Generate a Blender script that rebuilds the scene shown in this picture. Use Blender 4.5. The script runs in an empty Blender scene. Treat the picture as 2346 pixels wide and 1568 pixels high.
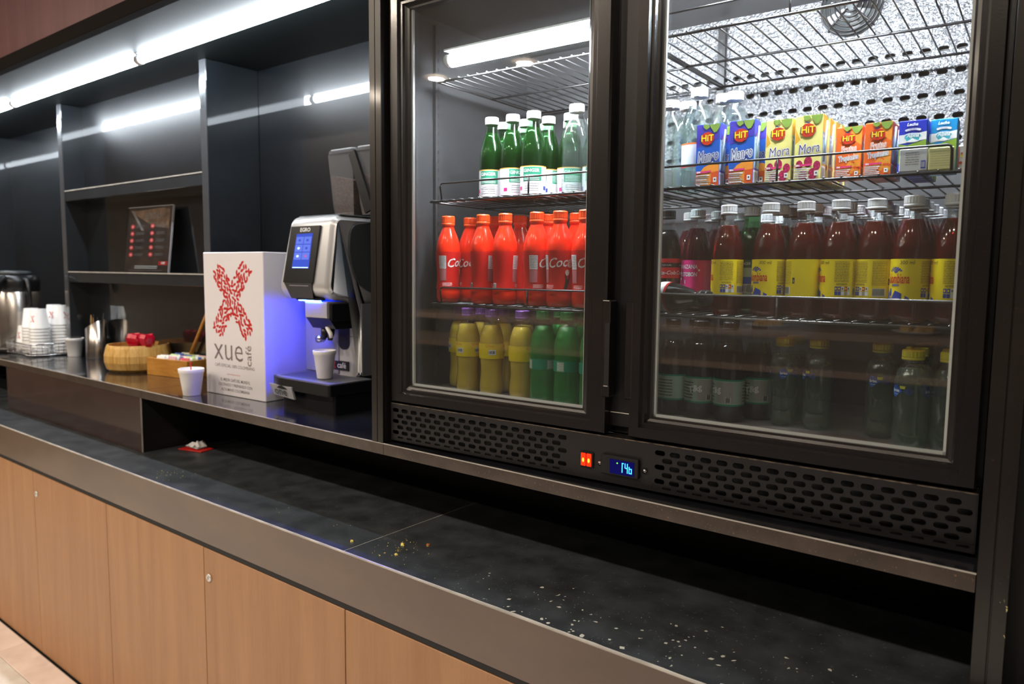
import bpy, math, random
from mathutils import Vector, Matrix
random.seed(7)
S = bpy.context.scene
COL = S.collection
PI = math.pi
# ------------------------------------------------------------------ camera, world, exposure
CZ = 1.378
cd = bpy.data.cameras.new('camera'); cam = bpy.data.objects.new('camera', cd); COL.objects.link(cam); S.camera = cam
cd.sensor_width = 36; cd.sensor_fit = 'HORIZONTAL'; cd.lens = 25.958; cd.clip_start = .02; cd.clip_end = 60
rt = Vector((0.78855503, 0.61487978, 0.01018902)); dn = Vector((0.06609737, -0.06827106, -0.99547486)); fw = Vector((-0.61140175, 0.78566018, -0.09447743))
m = Matrix.Identity(4)
for i in range(3):
    m[i][0] = rt[i]; m[i][1] = -dn[i]; m[i][2] = -fw[i]
m[0][3], m[1][3], m[2][3] = 0, 0, CZ
cam.matrix_world = m
cd.dof.use_dof = True; cd.dof.focus_distance = 1.35; cd.dof.aperture_fstop = 4.5
W = bpy.data.worlds.new('world'); S.world = W; W.use_nodes = True
W.node_tree.nodes['Background'].inputs[0].default_value = (.95, .78, .64, 1)
W.node_tree.nodes['Background'].inputs[1].default_value = .3
S.view_settings.view_transform = 'Standard'; S.view_settings.look = 'None'
S.view_settings.exposure = 0.0; S.view_settings.gamma = 1; S.view_settings.use_curve_mapping = False
S.cycles.transparent_max_bounces = 32
S.cycles.caustics_reflective = False
LED = 66.0; FLAMP = 560.0; DOWN = 740.0

# ------------------------------------------------------------------ materials
def lin(c):
    f = lambda v: v/12.92 if v <= .04045 else ((v+.055)/1.055)**2.4
    return (f(c[0]/255), f(c[1]/255), f(c[2]/255), 1)
def newmat(name):
    M = bpy.data.materials.new(name); M.use_nodes = True
    return M, M.node_tree.nodes, M.node_tree.links, M.node_tree.nodes['Principled BSDF']
def pm(name, col, rough=.5, metal=0, spec=.5, emis=0, ecol=None, coat=0, coatr=.03, noise=0, nscale=(8, 8, 8), ncol=None, bump=0, bscale=200, ior=1.5, speck=None, sub=0):
    M, N, L, P = newmat(name)
    P.inputs['Base Color'].default_value = lin(col); P.inputs['Roughness'].default_value = rough
    P.inputs['Metallic'].default_value = metal; P.inputs['Specular IOR Level'].default_value = spec; P.inputs['IOR'].default_value = ior
    P.inputs['Coat Weight'].default_value = coat; P.inputs['Coat Roughness'].default_value = coatr
    if sub: P.inputs['Subsurface Weight'].default_value = sub; P.inputs['Subsurface Radius'].default_value = (.01, .01, .01)
    if emis:
        P.inputs['Emission Color'].default_value = lin(ecol or col); P.inputs['Emission Strength'].default_value = emis
    src = None
    if noise:
        tc = N.new('ShaderNodeTexCoord'); mp = N.new('ShaderNodeMapping'); nz = N.new('ShaderNodeTexNoise'); mx = N.new('ShaderNodeMixRGB'); cr = N.new('ShaderNodeValToRGB')
        L.new(tc.outputs['Object'], mp.inputs[0]); mp.inputs['Scale'].default_value = nscale
        L.new(mp.outputs[0], nz.inputs['Vector']); nz.inputs['Scale'].default_value = 1; nz.inputs['Detail'].default_value = 6
        cr.color_ramp.elements[0].position = .35; cr.color_ramp.elements[1].position = .68
        L.new(nz.outputs['Fac'], cr.inputs[0]); L.new(cr.outputs[0], mx.inputs[0])
        mx.inputs[1].default_value = lin(col); mx.inputs[2].default_value = lin(ncol or [min(255, v*(1+noise)) for v in col])
        L.new(mx.outputs[0], P.inputs['Base Color']); src = mx
    if speck:
        n2 = N.new('ShaderNodeTexNoise'); n2.inputs['Scale'].default_value = speck[0]; n2.inputs['Detail'].default_value = 2
        c2 = N.new('ShaderNodeValToRGB'); c2.color_ramp.elements[0].position = speck[1]; c2.color_ramp.elements[1].position = speck[1]+.03
        m2 = N.new('ShaderNodeMixRGB'); t2 = N.new('ShaderNodeTexCoord'); L.new(t2.outputs['Object'], n2.inputs['Vector'])
        L.new(n2.outputs['Fac'], c2.inputs[0]); L.new(c2.outputs[0], m2.inputs[0])
        m2.inputs[1].default_value = lin(col)
        if src: L.new(src.outputs[0], m2.inputs[1])
        m2.inputs[2].default_value = lin(speck[2]); L.new(m2.outputs[0], P.inputs['Base Color'])
    if bump:
        t3 = N.new('ShaderNodeTexCoord'); n3 = N.new('ShaderNodeTexNoise'); n3.inputs['Scale'].default_value = bscale; n3.inputs['Detail'].default_value = 2
        b = N.new('ShaderNodeBump'); b.inputs['Strength'].default_value = bump; b.inputs['Distance'].default_value = .002
        L.new(t3.outputs['Object'], n3.inputs['Vector']); L.new(n3.outputs['Fac'], b.inputs['Height']); L.new(b.outputs[0], P.inputs['Normal'])
    return M
def em(name, col, st):
    M = bpy.data.materials.new(name); M.use_nodes = True; N = M.node_tree.nodes; N.clear()
    o = N.new('ShaderNodeOutputMaterial'); e = N.new('ShaderNodeEmission'); e.inputs[0].default_value = lin(col); e.inputs[1].default_value = st
    M.node_tree.links.new(e.outputs[0], o.inputs[0]); return M
def thin(name, tint=(255, 255, 255), f0=.04, rough=0.0, diff=0.0, dcol=(200, 200, 200), streak=0.0):
    """thin clear sheet or wall: see-through, with a mirror share that grows towards grazing angles"""
    M = bpy.data.materials.new(name); M.use_nodes = True; N = M.node_tree.nodes; L = M.node_tree.links; N.clear()
    o = N.new('ShaderNodeOutputMaterial'); t = N.new('ShaderNodeBsdfTransparent'); t.inputs[0].default_value = lin(tint)
    g = N.new('ShaderNodeBsdfGlossy'); g.inputs['Roughness'].default_value = rough; g.inputs[0].default_value = (1, 1, 1, 1)
    lw = N.new('ShaderNodeLayerWeight'); lw.inputs[0].default_value = .5
    p = N.new('ShaderNodeMath'); p.operation = 'POWER'; p.inputs[1].default_value = 5; L.new(lw.outputs['Facing'], p.inputs[0])
    a = N.new('ShaderNodeMath'); a.operation = 'MULTIPLY_ADD'; a.inputs[1].default_value = 1-f0; a.inputs[2].default_value = f0; L.new(p.outputs[0], a.inputs[0])
    base = t
    if diff:
        d = N.new('ShaderNodeBsdfDiffuse'); d.inputs[0].default_value = lin(dcol); mx0 = N.new('ShaderNodeMixShader'); mx0.inputs[0].default_value = diff
        if streak:
            tc = N.new('ShaderNodeTexCoord'); mp = N.new('ShaderNodeMapping'); mp.inputs['Scale'].default_value = (7, 7, 2.5); nz = N.new('ShaderNodeTexNoise'); nz.inputs['Scale'].default_value = 1; nz.inputs['Detail'].default_value = 5
            L.new(tc.outputs['Object'], mp.inputs[0]); L.new(mp.outputs[0], nz.inputs['Vector'])
            ml = N.new('ShaderNodeMath'); ml.operation = 'MULTIPLY'; ml.inputs[1].default_value = diff*2; L.new(nz.outputs['Fac'], ml.inputs[0]); L.new(ml.outputs[0], mx0.inputs[0])
        L.new(t.outputs[0], mx0.inputs[1]); L.new(d.outputs[0], mx0.inputs[2]); base = mx0
    mx = N.new('ShaderNodeMixShader'); L.new(a.outputs[0], mx.inputs[0]); L.new(base.outputs[0], mx.inputs[1]); L.new(g.outputs[0], mx.inputs[2])
    L.new(mx.outputs[0], o.inputs[0]); return M

stone = pm('polished_stone', (24, 25, 29), .16, noise=.5, nscale=(9, 9, 9), speck=(420, .66, (70, 72, 76)), coat=.6, coatr=.05)
worn = pm('worn_stone', (47, 50, 53), .36, noise=.45, nscale=(14, 14, 14), speck=(160, .68, (92, 92, 90)), bump=.15, bscale=90)
brownstone = pm('brown_stone', (84, 65, 51), .3, noise=.18, nscale=(3, 8, 8), coat=.5, coatr=.12)
darkfront = pm('dark_front', (28, 25, 24), .3, noise=.25, nscale=(30, 30, 5), speck=(300, .7, (62, 52, 44)), coat=.3, coatr=.1)
panelgloss = pm('dark_brown_gloss', (56, 40, 36), .14, coat=.6, coatr=.05, noise=.15)
rimstone = pm('rim_stone', (58, 48, 42), .3, noise=.3, nscale=(25, 25, 25), speck=(260, .66, (120, 96, 74)), coat=.5, coatr=.1)
edgepale = pm('pale_edge', (168, 164, 158), .3, noise=.2, nscale=(20, 20, 20))  # light grey for the thin strips along edges and seams
niche = pm('black_glass_panel', (27, 31, 35), .38, noise=.25, nscale=(5, 5, 5), coat=1.0, coatr=.02, spec=.3)
mirrorb = pm('black_mirror_glass', (15, 18, 22), .3, spec=.3, noise=.2, coat=1, coatr=.012)
mirrorb.node_tree.nodes['Principled BSDF'].inputs['Coat IOR'].default_value = 1.85
nicheedge = pm('panel_edge', (70, 72, 76), .2, coat=1)
void = pm('void_black', (6, 6, 7), .6)
groove = pm('joint_grey', (170, 168, 162), .6)
def wood(name, c1, c2, sc=(26, 26, 1.3), rough=.42, sp=.4):
    M, N, L, P = newmat(name)
    tc = N.new('ShaderNodeTexCoord'); mp = N.new('ShaderNodeMapping'); mp.inputs['Scale'].default_value = sc
    n1 = N.new('ShaderNodeTexNoise'); n1.inputs['Scale'].default_value = 1.5; n1.inputs['Detail'].default_value = 8; n1.inputs['Distortion'].default_value = .4
    n2 = N.new('ShaderNodeTexNoise'); n2.inputs['Scale'].default_value = 14; n2.inputs['Detail'].default_value = 4
    oi = N.new('ShaderNodeObjectInfo'); ad = N.new('ShaderNodeVectorMath'); ad.operation = 'ADD'
    L.new(tc.outputs['Object'], ad.inputs[0]); L.new(oi.outputs['Location'], ad.inputs[1]); L.new(ad.outputs[0], mp.inputs[0])
    L.new(mp.outputs[0], n1.inputs['Vector']); L.new(mp.outputs[0], n2.inputs['Vector'])
    mx = N.new('ShaderNodeMath'); mx.operation = 'MULTIPLY_ADD'; mx.inputs[1].default_value = .35; L.new(n2.outputs['Fac'], mx.inputs[0]); L.new(n1.outputs['Fac'], mx.inputs[2])
    cr = N.new('ShaderNodeValToRGB'); cr.color_ramp.elements[0].position = .48; cr.color_ramp.elements[1].position = .86
    cr.color_ramp.elements[0].color = lin(c1); cr.color_ramp.elements[1].color = lin(c2)
    L.new(mx.outputs[0], cr.inputs[0]); L.new(cr.outputs[0], P.inputs['Base Color']); P.inputs['Roughness'].default_value = rough; P.inputs['Specular IOR Level'].default_value = sp
    return M
woodD = wood('light_wood_veneer', (158, 113, 76), (172, 128, 88), (16, 16, 1.1))
woodF = wood('reddish_wood_veneer', (94, 56, 58), (110, 70, 73), (14, 14, 1.2))
bamboo = wood('bamboo_wood', (196, 146, 70), (226, 184, 112), (60, 60, 3), .4)
boxwood = wood('box_wood', (176, 118, 48), (206, 146, 66), (10, 10, 50), .4)
tileB = pm('beige_tile', (232, 214, 206), .35, noise=.12, nscale=(9, 9, 9))
tileW = pm('pale_marble_tile', (242, 240, 236), .3, noise=.1, nscale=(12, 12, 12), ncol=(222, 216, 206))
wallM = pm('wall_paint', (150, 136, 124), .7, noise=.08)
blackfr = pm('black_door_frame', (25, 22, 23), .28, speck=(900, .7, (84, 78, 72)), bump=.05, bscale=500, coat=.5, coatr=.15)
blacksh = pm('black_shell', (20, 19, 22), .38, bump=.05, bscale=400)
grillM = pm('black_grille', (28, 26, 28), .4, bump=.05, bscale=400)
innerM = pm('inner_liner', (60, 60, 62), .42, metal=.35, bump=.1, bscale=200)
backM = pm('embossed_liner', (126, 126, 130), .3, metal=.6, bump=1.0, bscale=160)
backM.node_tree.nodes['Bump'].inputs['Distance'].default_value = .007
floorM = pm('liner_floor', (112, 108, 106), .4, noise=.2, bump=.2, bscale=90)
wireM = pm('coated_wire', (26, 25, 27), .3, spec=.7)
wireS = pm('steel_wire', (120, 118, 116), .28, metal=.8)
glassM = thin('door_glass', (244, 246, 246), .045, 0, .022, (150, 150, 150), 1)
chrome = pm('chrome', (214, 214, 216), .14, metal=1)
steel = pm('brushed_steel', (196, 190, 184), .25, metal=1, noise=.1, nscale=(60, 60, 2))
ledM = em('led_tube', (234, 244, 252), LED)
flM = em('fridge_tube', (243, 246, 252), FLAMP)
dlM = em('downlight_disc', (255, 238, 216), DOWN)
white = pm('white_plastic', (236, 236, 236), .35)
whitecap = pm('white_cap', (246, 247, 250), .4)
foam = pm('white_foam', (238, 236, 236), .6, bump=.1, bscale=300)
paper = pm('white_card', (234, 231, 236), .45, coat=.2)
silver = pm('silver_plastic', (206, 206, 208), .3, metal=.35)
dgrey = pm('dark_grey_plastic', (62, 66, 68), .38)
blk = pm('black_plastic', (22, 22, 24), .3)
redM = pm('red_print', (200, 30, 28), .5)
ink = pm('grey_print', (120, 110, 112), .6)
dink = pm('dark_print', (40, 38, 40), .6)
wink = pm('white_print', (240, 240, 240), .5)
yel = pm('yellow_label', (250, 224, 24), .4)
redL = pm('red_lettering', (206, 40, 24), .5)
blueL = pm('blue_print', (38, 70, 176), .5)
pinkL = pm('pink_label', (226, 40, 130), .42)
shell = thin('clear_plastic', (248, 250, 250), .10, .05)
shellG = thin('green_plastic', (178, 232, 186), .07, .04)
def liquid(name, tint, dcol, dm, f0=.03):
    return thin(name, tint, f0, .06, dm, dcol)
lqAmber = liquid('amber_soda', (214, 84, 34), (160, 40, 10), .18)
lqPink = liquid('crimson_soda', (170, 40, 70), (110, 10, 40), .35)
lqGreen = liquid('green_soda', (80, 140, 70), (30, 62, 26), .4)
lqYel = liquid('cloudy_yellow_drink', (246, 222, 140), (255, 218, 80), .88)
lqSpr = liquid('green_tinted_soda', (170, 236, 186), (160, 228, 180), .42)
lqDark = liquid('dark_soda', (60, 40, 36), (26, 16, 14), .6)
lqWat = liquid('water', (244, 250, 248), (210, 220, 216), .03)
lqPale = liquid('pale_green_water', (222, 236, 224), (190, 210, 196), .09)
cokeM = pm('red_sleeve', (236, 44, 14), .2, coat=.8, coatr=.05)
cokeL = pm('red_label_film', (206, 26, 22), .35)
capR = pm('red_cap', (244, 78, 22), .4)
capY = pm('yellow_cap', (210, 200, 40), .4)
capP = pm('purple_cap', (142, 96, 190), .4)
capG = pm('green_cap', (60, 150, 84), .4)
capK = pm('dark_cap', (36, 34, 36), .4)
labG = pm('green_label', (24, 140, 104), .5); labPale = pm('pale_green_label', (160, 182, 160), .5)
labGreyG = pm('grey_label', (160, 160, 152), .5)

# ------------------------------------------------------------------ geometry helpers
class B:
    def __init__(s): s.v = []; s.f = []; s.m = []; s.sm = []; s.mats = []
    def mi(s, mat):
        if mat not in s.mats: s.mats.append(mat)
        return s.mats.index(mat)
    def add(s, vs, fs, mat, smooth=False):
        o = len(s.v); s.v += [tuple(v) for v in vs]; k = s.mi(mat)
        for f in fs: s.f.append(tuple(i+o for i in f)); s.m.append(k); s.sm.append(smooth)
    def box(s, x0, x1, y0, y1, z0, z1, mat, bev=0):
        if x1 < x0: x0, x1 = x1, x0
        if y1 < y0: y0, y1 = y1, y0
        if z1 < z0: z0, z1 = z1, z0
        b = min(bev, (x1-x0)*.49, (y1-y0)*.49, (z1-z0)*.49)
        if b <= 0:
            vs = [(x0,y0,z0),(x1,y0,z0),(x1,y1,z0),(x0,y1,z0),(x0,y0,z1),(x1,y0,z1),(x1,y1,z1),(x0,y1,z1)]
            s.add(vs, [(0,3,2,1),(4,5,6,7),(0,1,5,4),(1,2,6,5),(2,3,7,6),(3,0,4,7)], mat); return
        vs = []; idx = {}
        for a, X in ((0,(x0,x1)),):
            pass
        for ix in (0,1):
            for iy in (0,1):
                for iz in (0,1):
                    X = (x0,x1)[ix]; Y = (y0,y1)[iy]; Z = (z0,z1)[iz]
                    sx = b if ix == 0 else -b; sy = b if iy == 0 else -b; sz = b if iz == 0 else -b
                    for ax in range(3):
                        p = [X+sx, Y+sy, Z+sz]; p[ax] = (X, Y, Z)[ax]
                        idx[(ix,iy,iz,ax)] = len(vs); vs.append(tuple(p))
        F = []
        for ax in range(3):
            for sd in (0,1):
                o = [i for i in range(3) if i != ax]; q = []
                for a, c in ((0,0),(1,0),(1,1),(0,1)):
                    k = [0,0,0]; k[ax] = sd; k[o[0]] = a; k[o[1]] = c; q.append(idx[(*k, ax)])
                F.append(q)
        for ax in range(3):
            o = [i for i in range(3) if i != ax]
            for a in (0,1):
                for c in (0,1):
                    q = []
                    for t, axx in ((0,o[0]),(1,o[0]),(1,o[1]),(0,o[1])):
                        k = [0,0,0]; k[ax] = t; k[o[0]] = a; k[o[1]] = c; q.append(idx[(*k, axx)])
                    F.append(q)
        for ix in (0,1):
            for iy in (0,1):
                for iz in (0,1): F.append([idx[(ix,iy,iz,a)] for a in range(3)])
        cx, cy, cz = (x0+x1)/2, (y0+y1)/2, (z0+z1)/2
        G = []
        for q in F:
            a, b_, c = Vector(vs[q[0]]), Vector(vs[q[1]]), Vector(vs[q[2]])
            n = (b_-a).cross(c-a); mid = sum((Vector(vs[i]) for i in q), Vector())/len(q)-Vector((cx,cy,cz))
            G.append(tuple(q) if n.dot(mid) > 0 else tuple(reversed(q)))
        s.add(vs, G, mat)
    def lathe(s, prof, mat, seg=24, cx=0, cy=0, smooth=True, rib=0, arc=None, cap=True, mod=None):
        n = seg; vs = []; full = arc is None
        a0, a1 = arc or (0, 2*PI)
        cols = n if full else n+1
        for (r, z) in prof:
            for i in range(cols):
                a = a0+(a1-a0)*i/n; rr = r*(1-rib*(i % 2)) if r > 0 else 0
                if mod: rr = mod(rr, z, a)
                vs.append((cx+rr*math.sin(a), cy-rr*math.cos(a), z))
        fs = []
        for j in range(len(prof)-1):
            for i in range(n):
                i2 = (i+1) % cols
                fs.append((j*cols+i, j*cols+i2, (j+1)*cols+i2, (j+1)*cols+i))
        if cap and full:
            fs.append(tuple(reversed(range(n)))); fs.append(tuple((len(prof)-1)*cols+i for i in range(n)))
        s.add(vs, fs, mat, smooth)
    def tube(s, pts, r, mat, seg=8, closed=False):
        P = [Vector(p) for p in pts]; n = len(P); vs = []; prev = None
        for i in range(n):
            if closed: t = (P[(i+1) % n]-P[i-1]).normalized()
            else: t = (P[min(i+1, n-1)]-P[max(i-1, 0)]).normalized()
            up = Vector((0,0,1)) if abs(t.z) < .95 else Vector((1,0,0))
            a = t.cross(up).normalized(); b = a.cross(t).normalized()
            rr = r[i] if isinstance(r, (list, tuple)) else r
            for k in range(seg):
                an = 2*PI*k/seg; vs.append(P[i]+a*math.cos(an)*rr+b*math.sin(an)*rr)
        fs = []
        for i in range(n if closed else n-1):
            for k in range(seg):
                j = (i+1) % n
                fs.append((i*seg+k, i*seg+(k+1) % seg, j*seg+(k+1) % seg, j*seg+k))
        if not closed:
            fs.append(tuple(reversed(range(seg)))); fs.append(tuple((n-1)*seg+k for k in range(seg)))
        s.add(vs, fs, mat, True)
    def prism(s, poly, a0, a1, axis, mat, smooth=False):
        """poly of 2D points extruded along axis ('x': (y,z), 'y': (x,z), 'z': (x,y))"""
        n = len(poly)
        def mk(p, a): return {'x': (a, p[0], p[1]), 'y': (p[0], a, p[1]), 'z': (p[0], p[1], a)}[axis]
        vs = [mk(p, a0) for p in poly]+[mk(p, a1) for p in poly]
        ar = sum(poly[i][0]*poly[(i+1) % n][1]-poly[(i+1) % n][0]*poly[i][1] for i in range(n))
        fs = [(i, (i+1) % n, n+(i+1) % n, n+i) for i in range(n)]+[tuple(reversed(range(n))), tuple(range(n, 2*n))]
        flip = (ar < 0) != (axis == 'y')
        if (a1 < a0): flip = not flip
        if flip: fs = [tuple(reversed(f)) for f in fs]
        s.add(vs, fs, mat, smooth)
    def build(s, name, parent=None, **kw):
        me = bpy.data.meshes.new(name); me.from_pydata(s.v, [], s.f)
        for mt in s.mats: me.materials.append(mt)
        me.polygons.foreach_set('material_index', s.m); me.polygons.foreach_set('use_smooth', s.sm); me.update()
        o = bpy.data.objects.new(name, me); COL.objects.link(o)
        if parent: o.parent = parent
        for k, v in kw.items(): o[k] = v
        return o
def thing(name, label, cat, loc=(0,0,0), rz=0, group=None):
    o = bpy.data.objects.new(name, None); COL.objects.link(o); o.location = loc; o.rotation_euler = (0,0,rz); o.empty_display_size = .05
    o['label'] = label; o['category'] = cat
    if group: o['group'] = group
    return o
def struct(b, name, parent=None):
    o = b.build(name, parent)
    if not parent: o['kind'] = 'structure'
    return o
def dup(root, loc, rz=0, label=None, group=None, rot=None, sc=None):
    r = root.copy(); COL.objects.link(r); r.location = loc; r.rotation_euler = rot or (0,0,rz)
    if sc: r.scale = sc
    if label: r['label'] = label
    if group: r['group'] = group
    for ch in root.children:
        c = ch.copy(); COL.objects.link(c); c.parent = r
        for g in ch.children:
            d = g.copy(); COL.objects.link(d); d.parent = c
    return r
_tc = {}
def text_geo(txt, size, bold=0.0, shear=0.0, sx=1.0):
    k = (txt, size, bold, shear, sx)
    if k in _tc: return _tc[k]
    cu = bpy.data.curves.new('t', 'FONT'); cu.body = txt; cu.size = size; cu.resolution_u = 2; cu.shear = shear; cu.offset = bold
    cu.align_x = 'CENTER'; cu.align_y = 'CENTER'
    ob = bpy.data.objects.new('t', cu); COL.objects.link(ob)
    dg = bpy.context.evaluated_depsgraph_get()
    me = bpy.data.meshes.new_from_object(ob.evaluated_get(dg))
    vs = [(v.co.x*sx, v.co.y) for v in me.vertices]; fs = [tuple(p.vertices) for p in me.polygons]
    if me.polygons and me.polygons[0].normal.z < 0: fs = [tuple(reversed(f)) for f in fs]
    bpy.data.objects.remove(ob); bpy.data.meshes.remove(me); bpy.data.curves.remove(cu)
    _tc[k] = (vs, fs); return _tc[k]
# a "print" collects flat shapes in (x, z) and maps them on to a plane or a cylinder
def onfront(y, x0=0, z0=0): return lambda x, z: (x0+x, y, z0+z)
def onright(x, y0=0, z0=0): return lambda a, z: (x, y0+a, z0+z)
def oncyl(r, z0=0, ph=0.0): return lambda x, z: (r*math.sin(ph+x/r), -r*math.cos(ph+x/r), z0+z)
def onpts(O, A, Bv):
    O, A, Bv = Vector(O), Vector(A), Vector(Bv)
    return lambda x, z: tuple(O+A*x+Bv*z)
def ptext(b, mp, txt, size, x, z, mat, bold=0, shear=0, rot=0, sx=1.0):
    vs, fs = text_geo(txt, size, bold, shear, sx); c, s_ = math.cos(rot), math.sin(rot)
    b.add([mp(x+vx*c-vy*s_, z+vx*s_+vy*c) for vx, vy in vs], fs, mat)
def prect(b, mp, x0, x1, z0, z1, mat, n=1):
    vs = []; 
    for i in range(n+1):
        x = x0+(x1-x0)*i/n; vs += [mp(x, z0), mp(x, z1)]
    b.add(vs, [(2*i, 2*i+2, 2*i+3, 2*i+1) for i in range(n)], mat)
def ppoly(b, mp, pts, mat):
    b.add([mp(*p) for p in pts], [tuple(range(len(pts)))], mat)
def pell(b, mp, x, z, rx, rz, mat, n=16, rot=0):
    c, s_ = math.cos(rot), math.sin(rot)
    pts = []
    for i in range(n):
        a = 2*PI*i/n; u, v = rx*math.cos(a), rz*math.sin(a); pts.append((x+u*c-v*s_, z+u*s_+v*c))
    ppoly(b, mp, pts, mat)
def plines(b, mp, x0, x1, z0, z1, n, mat, rnd, t=.4):
    h = (z1-z0)/n
    for i in range(n):
        z = z1-(i+.5)*h; x = x0
        while x < x1-.0008:
            w = rnd.uniform(.0012, .005); w = min(w, x1-x); prect(b, mp, x, x+w, z-h*t/2, z+h*t/2, mat); x += w+.0006
def pbars(b, mp, x0, x1, z0, z1, n, mat):
    w = (x1-x0)/n
    for i in range(n):
        prect(b, mp, x0+i*w, x0+(i+(.35, .6, .45, .7)[i % 4])*w, z0, z1, mat)

# ------------------------------------------------------------------ room shell and floor
ZC = .7916; ZL = .995; YF = .966
b = B(); b.box(-9, 4, -6, .9665, -.05, -.006, groove); b.box(-9, 4, .9665, 1.9, -.05, -.006, void); fl = struct(b, 'floor')
tm = B(); tm.box(.001, .599, .001, .0955, -.006, 0, tileB, .0015); tp = tm.build('border_tile', fl); tp.location = (-5.4, .8665, 0)
for i in range(1, 11):
    c = tp.copy(); COL.objects.link(c); c.location = (-5.4+.6*i, .8665, 0)
tm = B(); tm.box(.001, .599, .001, .599, -.006, 0, tileW, .0015); tq = tm.build('floor_tile', fl); tq.location = (-6, .2665, 0)
for i in range(11):
    for j in range(7):
        if i or j:
            c = tq.copy(); COL.objects.link(c); c.location = (-6+.6*i, .2665-.6*j, 0)
b = B(); b.box(-9, 4, -6, .95, 2.75, 2.8, wallM); struct(b, 'ceiling')
b = B(); b.box(-9, 4, -6.05, -6, 0, 2.75, wallM); struct(b, 'wall_back')
b = B(); b.box(-9, 4, 1.9, 1.95, 0, 2.75, void); struct(b, 'wall_front')
b = B(); b.box(-9.05, -9, -6, 1.9, 0, 2.75, wallM); struct(b, 'wall_left')

# ceiling downlights of the room behind the camera
t = thing('downlight', 'round warm downlight set in the ceiling in front of the buffet', 'ceiling light', (-2.84, -.6, 2.75), 0, 'ceiling downlights in rows over the room')
b = B(); b.lathe([(.062, -.004), (.062, -.012), (.052, -.014), (.048, -.008)], white, 24, cap=False); b.build('trim_ring', t)
b = B(); b.lathe([(.0, -.0075), (.05, -.0075)], dlM, 24, cap=False)
b.v = [(x, y, -.0075) for x, y, z in b.v]; b.f = [tuple(reversed(f)) for f in b.f]; b.build('lamp', t)
dl0 = t
for x in (-4.74, -3.79, -1.89, -.94, .01): dup(dl0, (x, -.6, 2.75))  # right-hand three unseen: they light that side, set clear of the glass reflections
for x in (-2.81, -3.56, -4.5, -5.4): dup(dl0, (x, -1.82, 2.75))

# ------------------------------------------------------------------ lower cabinets
XS = [-4.555, -3.995, -3.435, -2.8745, -2.309, -1.754, -1.194, -.634, -.07, .5]
def cabinet(x0, xm, x1, lab, lock):
    t = thing('base_cabinet', lab, 'cabinet', (x0, 1.0, 0), 0, None)
    b = B(); b.box(.001, x1-x0-.001, -.014, .4, .012, .655, void); b.build('carcass', t)
    for i, (a, c) in enumerate(((x0, xm), (xm, x1))):
        b = B(); b.box(a-x0+.0012, c-x0-.0012, -.031, -.015, .002, .6640, woodD, .0012); d = b.build('door', t)
        if i == 1 and lock:
            b = B(); z = .59; X = a-x0+.026
            ring = [(.0085, 0), (.0085, .003), (.0065, .0045), (.006, .003)]
            vs = []; b.lathe([(.0001, 0), (.0105, 0), (.0105, .003), (.0085, .0048), (.0001, .0046)], pm('lock_nickel', (224, 222, 216), .3, metal=.4), 20, cap=False)
            b.v = [(X+p[0], -.031-p[2], z+p[1]) for p in b.v]
            b.box(X-.0008, X+.0008, -.0363, -.0355, z-.004, z+.004, dink)
            b.build('lock', d)
cabinet(XS[0], XS[1], XS[2], 'wood veneer base cabinet at the far left end of the counter', True)
cabinet(XS[2], XS[3], XS[4], 'light wood two door base cabinet with the smaller far lock, at the left edge', True)
cabinet(XS[4], XS[5], XS[6], 'light wood two door base cabinet with the near round lock, below the joint', True)
cabinet(XS[6], XS[7], XS[8], 'light wood base cabinet at the bottom right, only its top visible', True)
b = B(); b.box(-4.6, .5, .9705, .999, .6655, .6794, void); b.box(-4.6, .5, .9861, .999, .002, .6655, void); struct(b, 'gap_shade')  # shade of the gap above the doors, put in as a dark strip

# lower countertop: slabs with joints, brown front band
t = thing('lower_countertop', 'dark stone buffet countertop running the full width with brown front band', 'countertop', (0, 0, 0))
cuts = [-4.612, -3.474, -2.336, -1.198, -.06, .6]
for a, c in zip(cuts[:-1], cuts[1:]):
    b = B(); b.box(a+.0013, c-.0013, YF+.0045, 1.46, ZC-.02, ZC, worn, .0008); b.build('stone_slab', t)
b = B(); b.box(-4.6, .6, YF+.0046, 1.455, ZC-.022, ZC-.0008, groove); b.build('joint_filler', t)
b = B(); b.box(-4.61, .6, YF, YF+.02, ZC-.112, ZC-.003, brownstone, .0008); b.build('front_band', t)
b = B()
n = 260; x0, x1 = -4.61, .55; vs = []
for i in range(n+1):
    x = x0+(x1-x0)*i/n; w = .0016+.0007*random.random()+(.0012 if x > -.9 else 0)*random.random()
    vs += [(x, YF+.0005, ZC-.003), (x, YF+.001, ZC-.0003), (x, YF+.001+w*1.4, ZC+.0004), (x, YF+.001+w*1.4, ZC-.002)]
b.add(vs, [(4*i+k, 4*i+4+k, 4*i+5+k, 4*i+1+k) for i in range(n) for k in range(3)], edgepale); b.build('front_edge', t)
# recess behind, below the raised ledge
b = B(); b.box(-4.6, .5, 1.46, 1.475, ZC, .969, void); struct(b, 'wall_recess')
t = thing('front_panel', 'glossy dark brown panel closing the space under the ledge at the left', 'panel', (-3.495, 1.101, 0))
b = B(); b.box(0, 1.148, 0, .006, ZC+.0005, .9688, panelgloss, .001); b.build('panel_face', t)
b = B(); b.box(0, 1.1478, .0062, .35, ZC+.0005, .9688, void); b.build('panel_core', t)
b = B(); b.box(1.1482, 1.1492, .0, .004, ZC+.0005, .9688, edgepale); b.build('side_edge', t)

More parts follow.
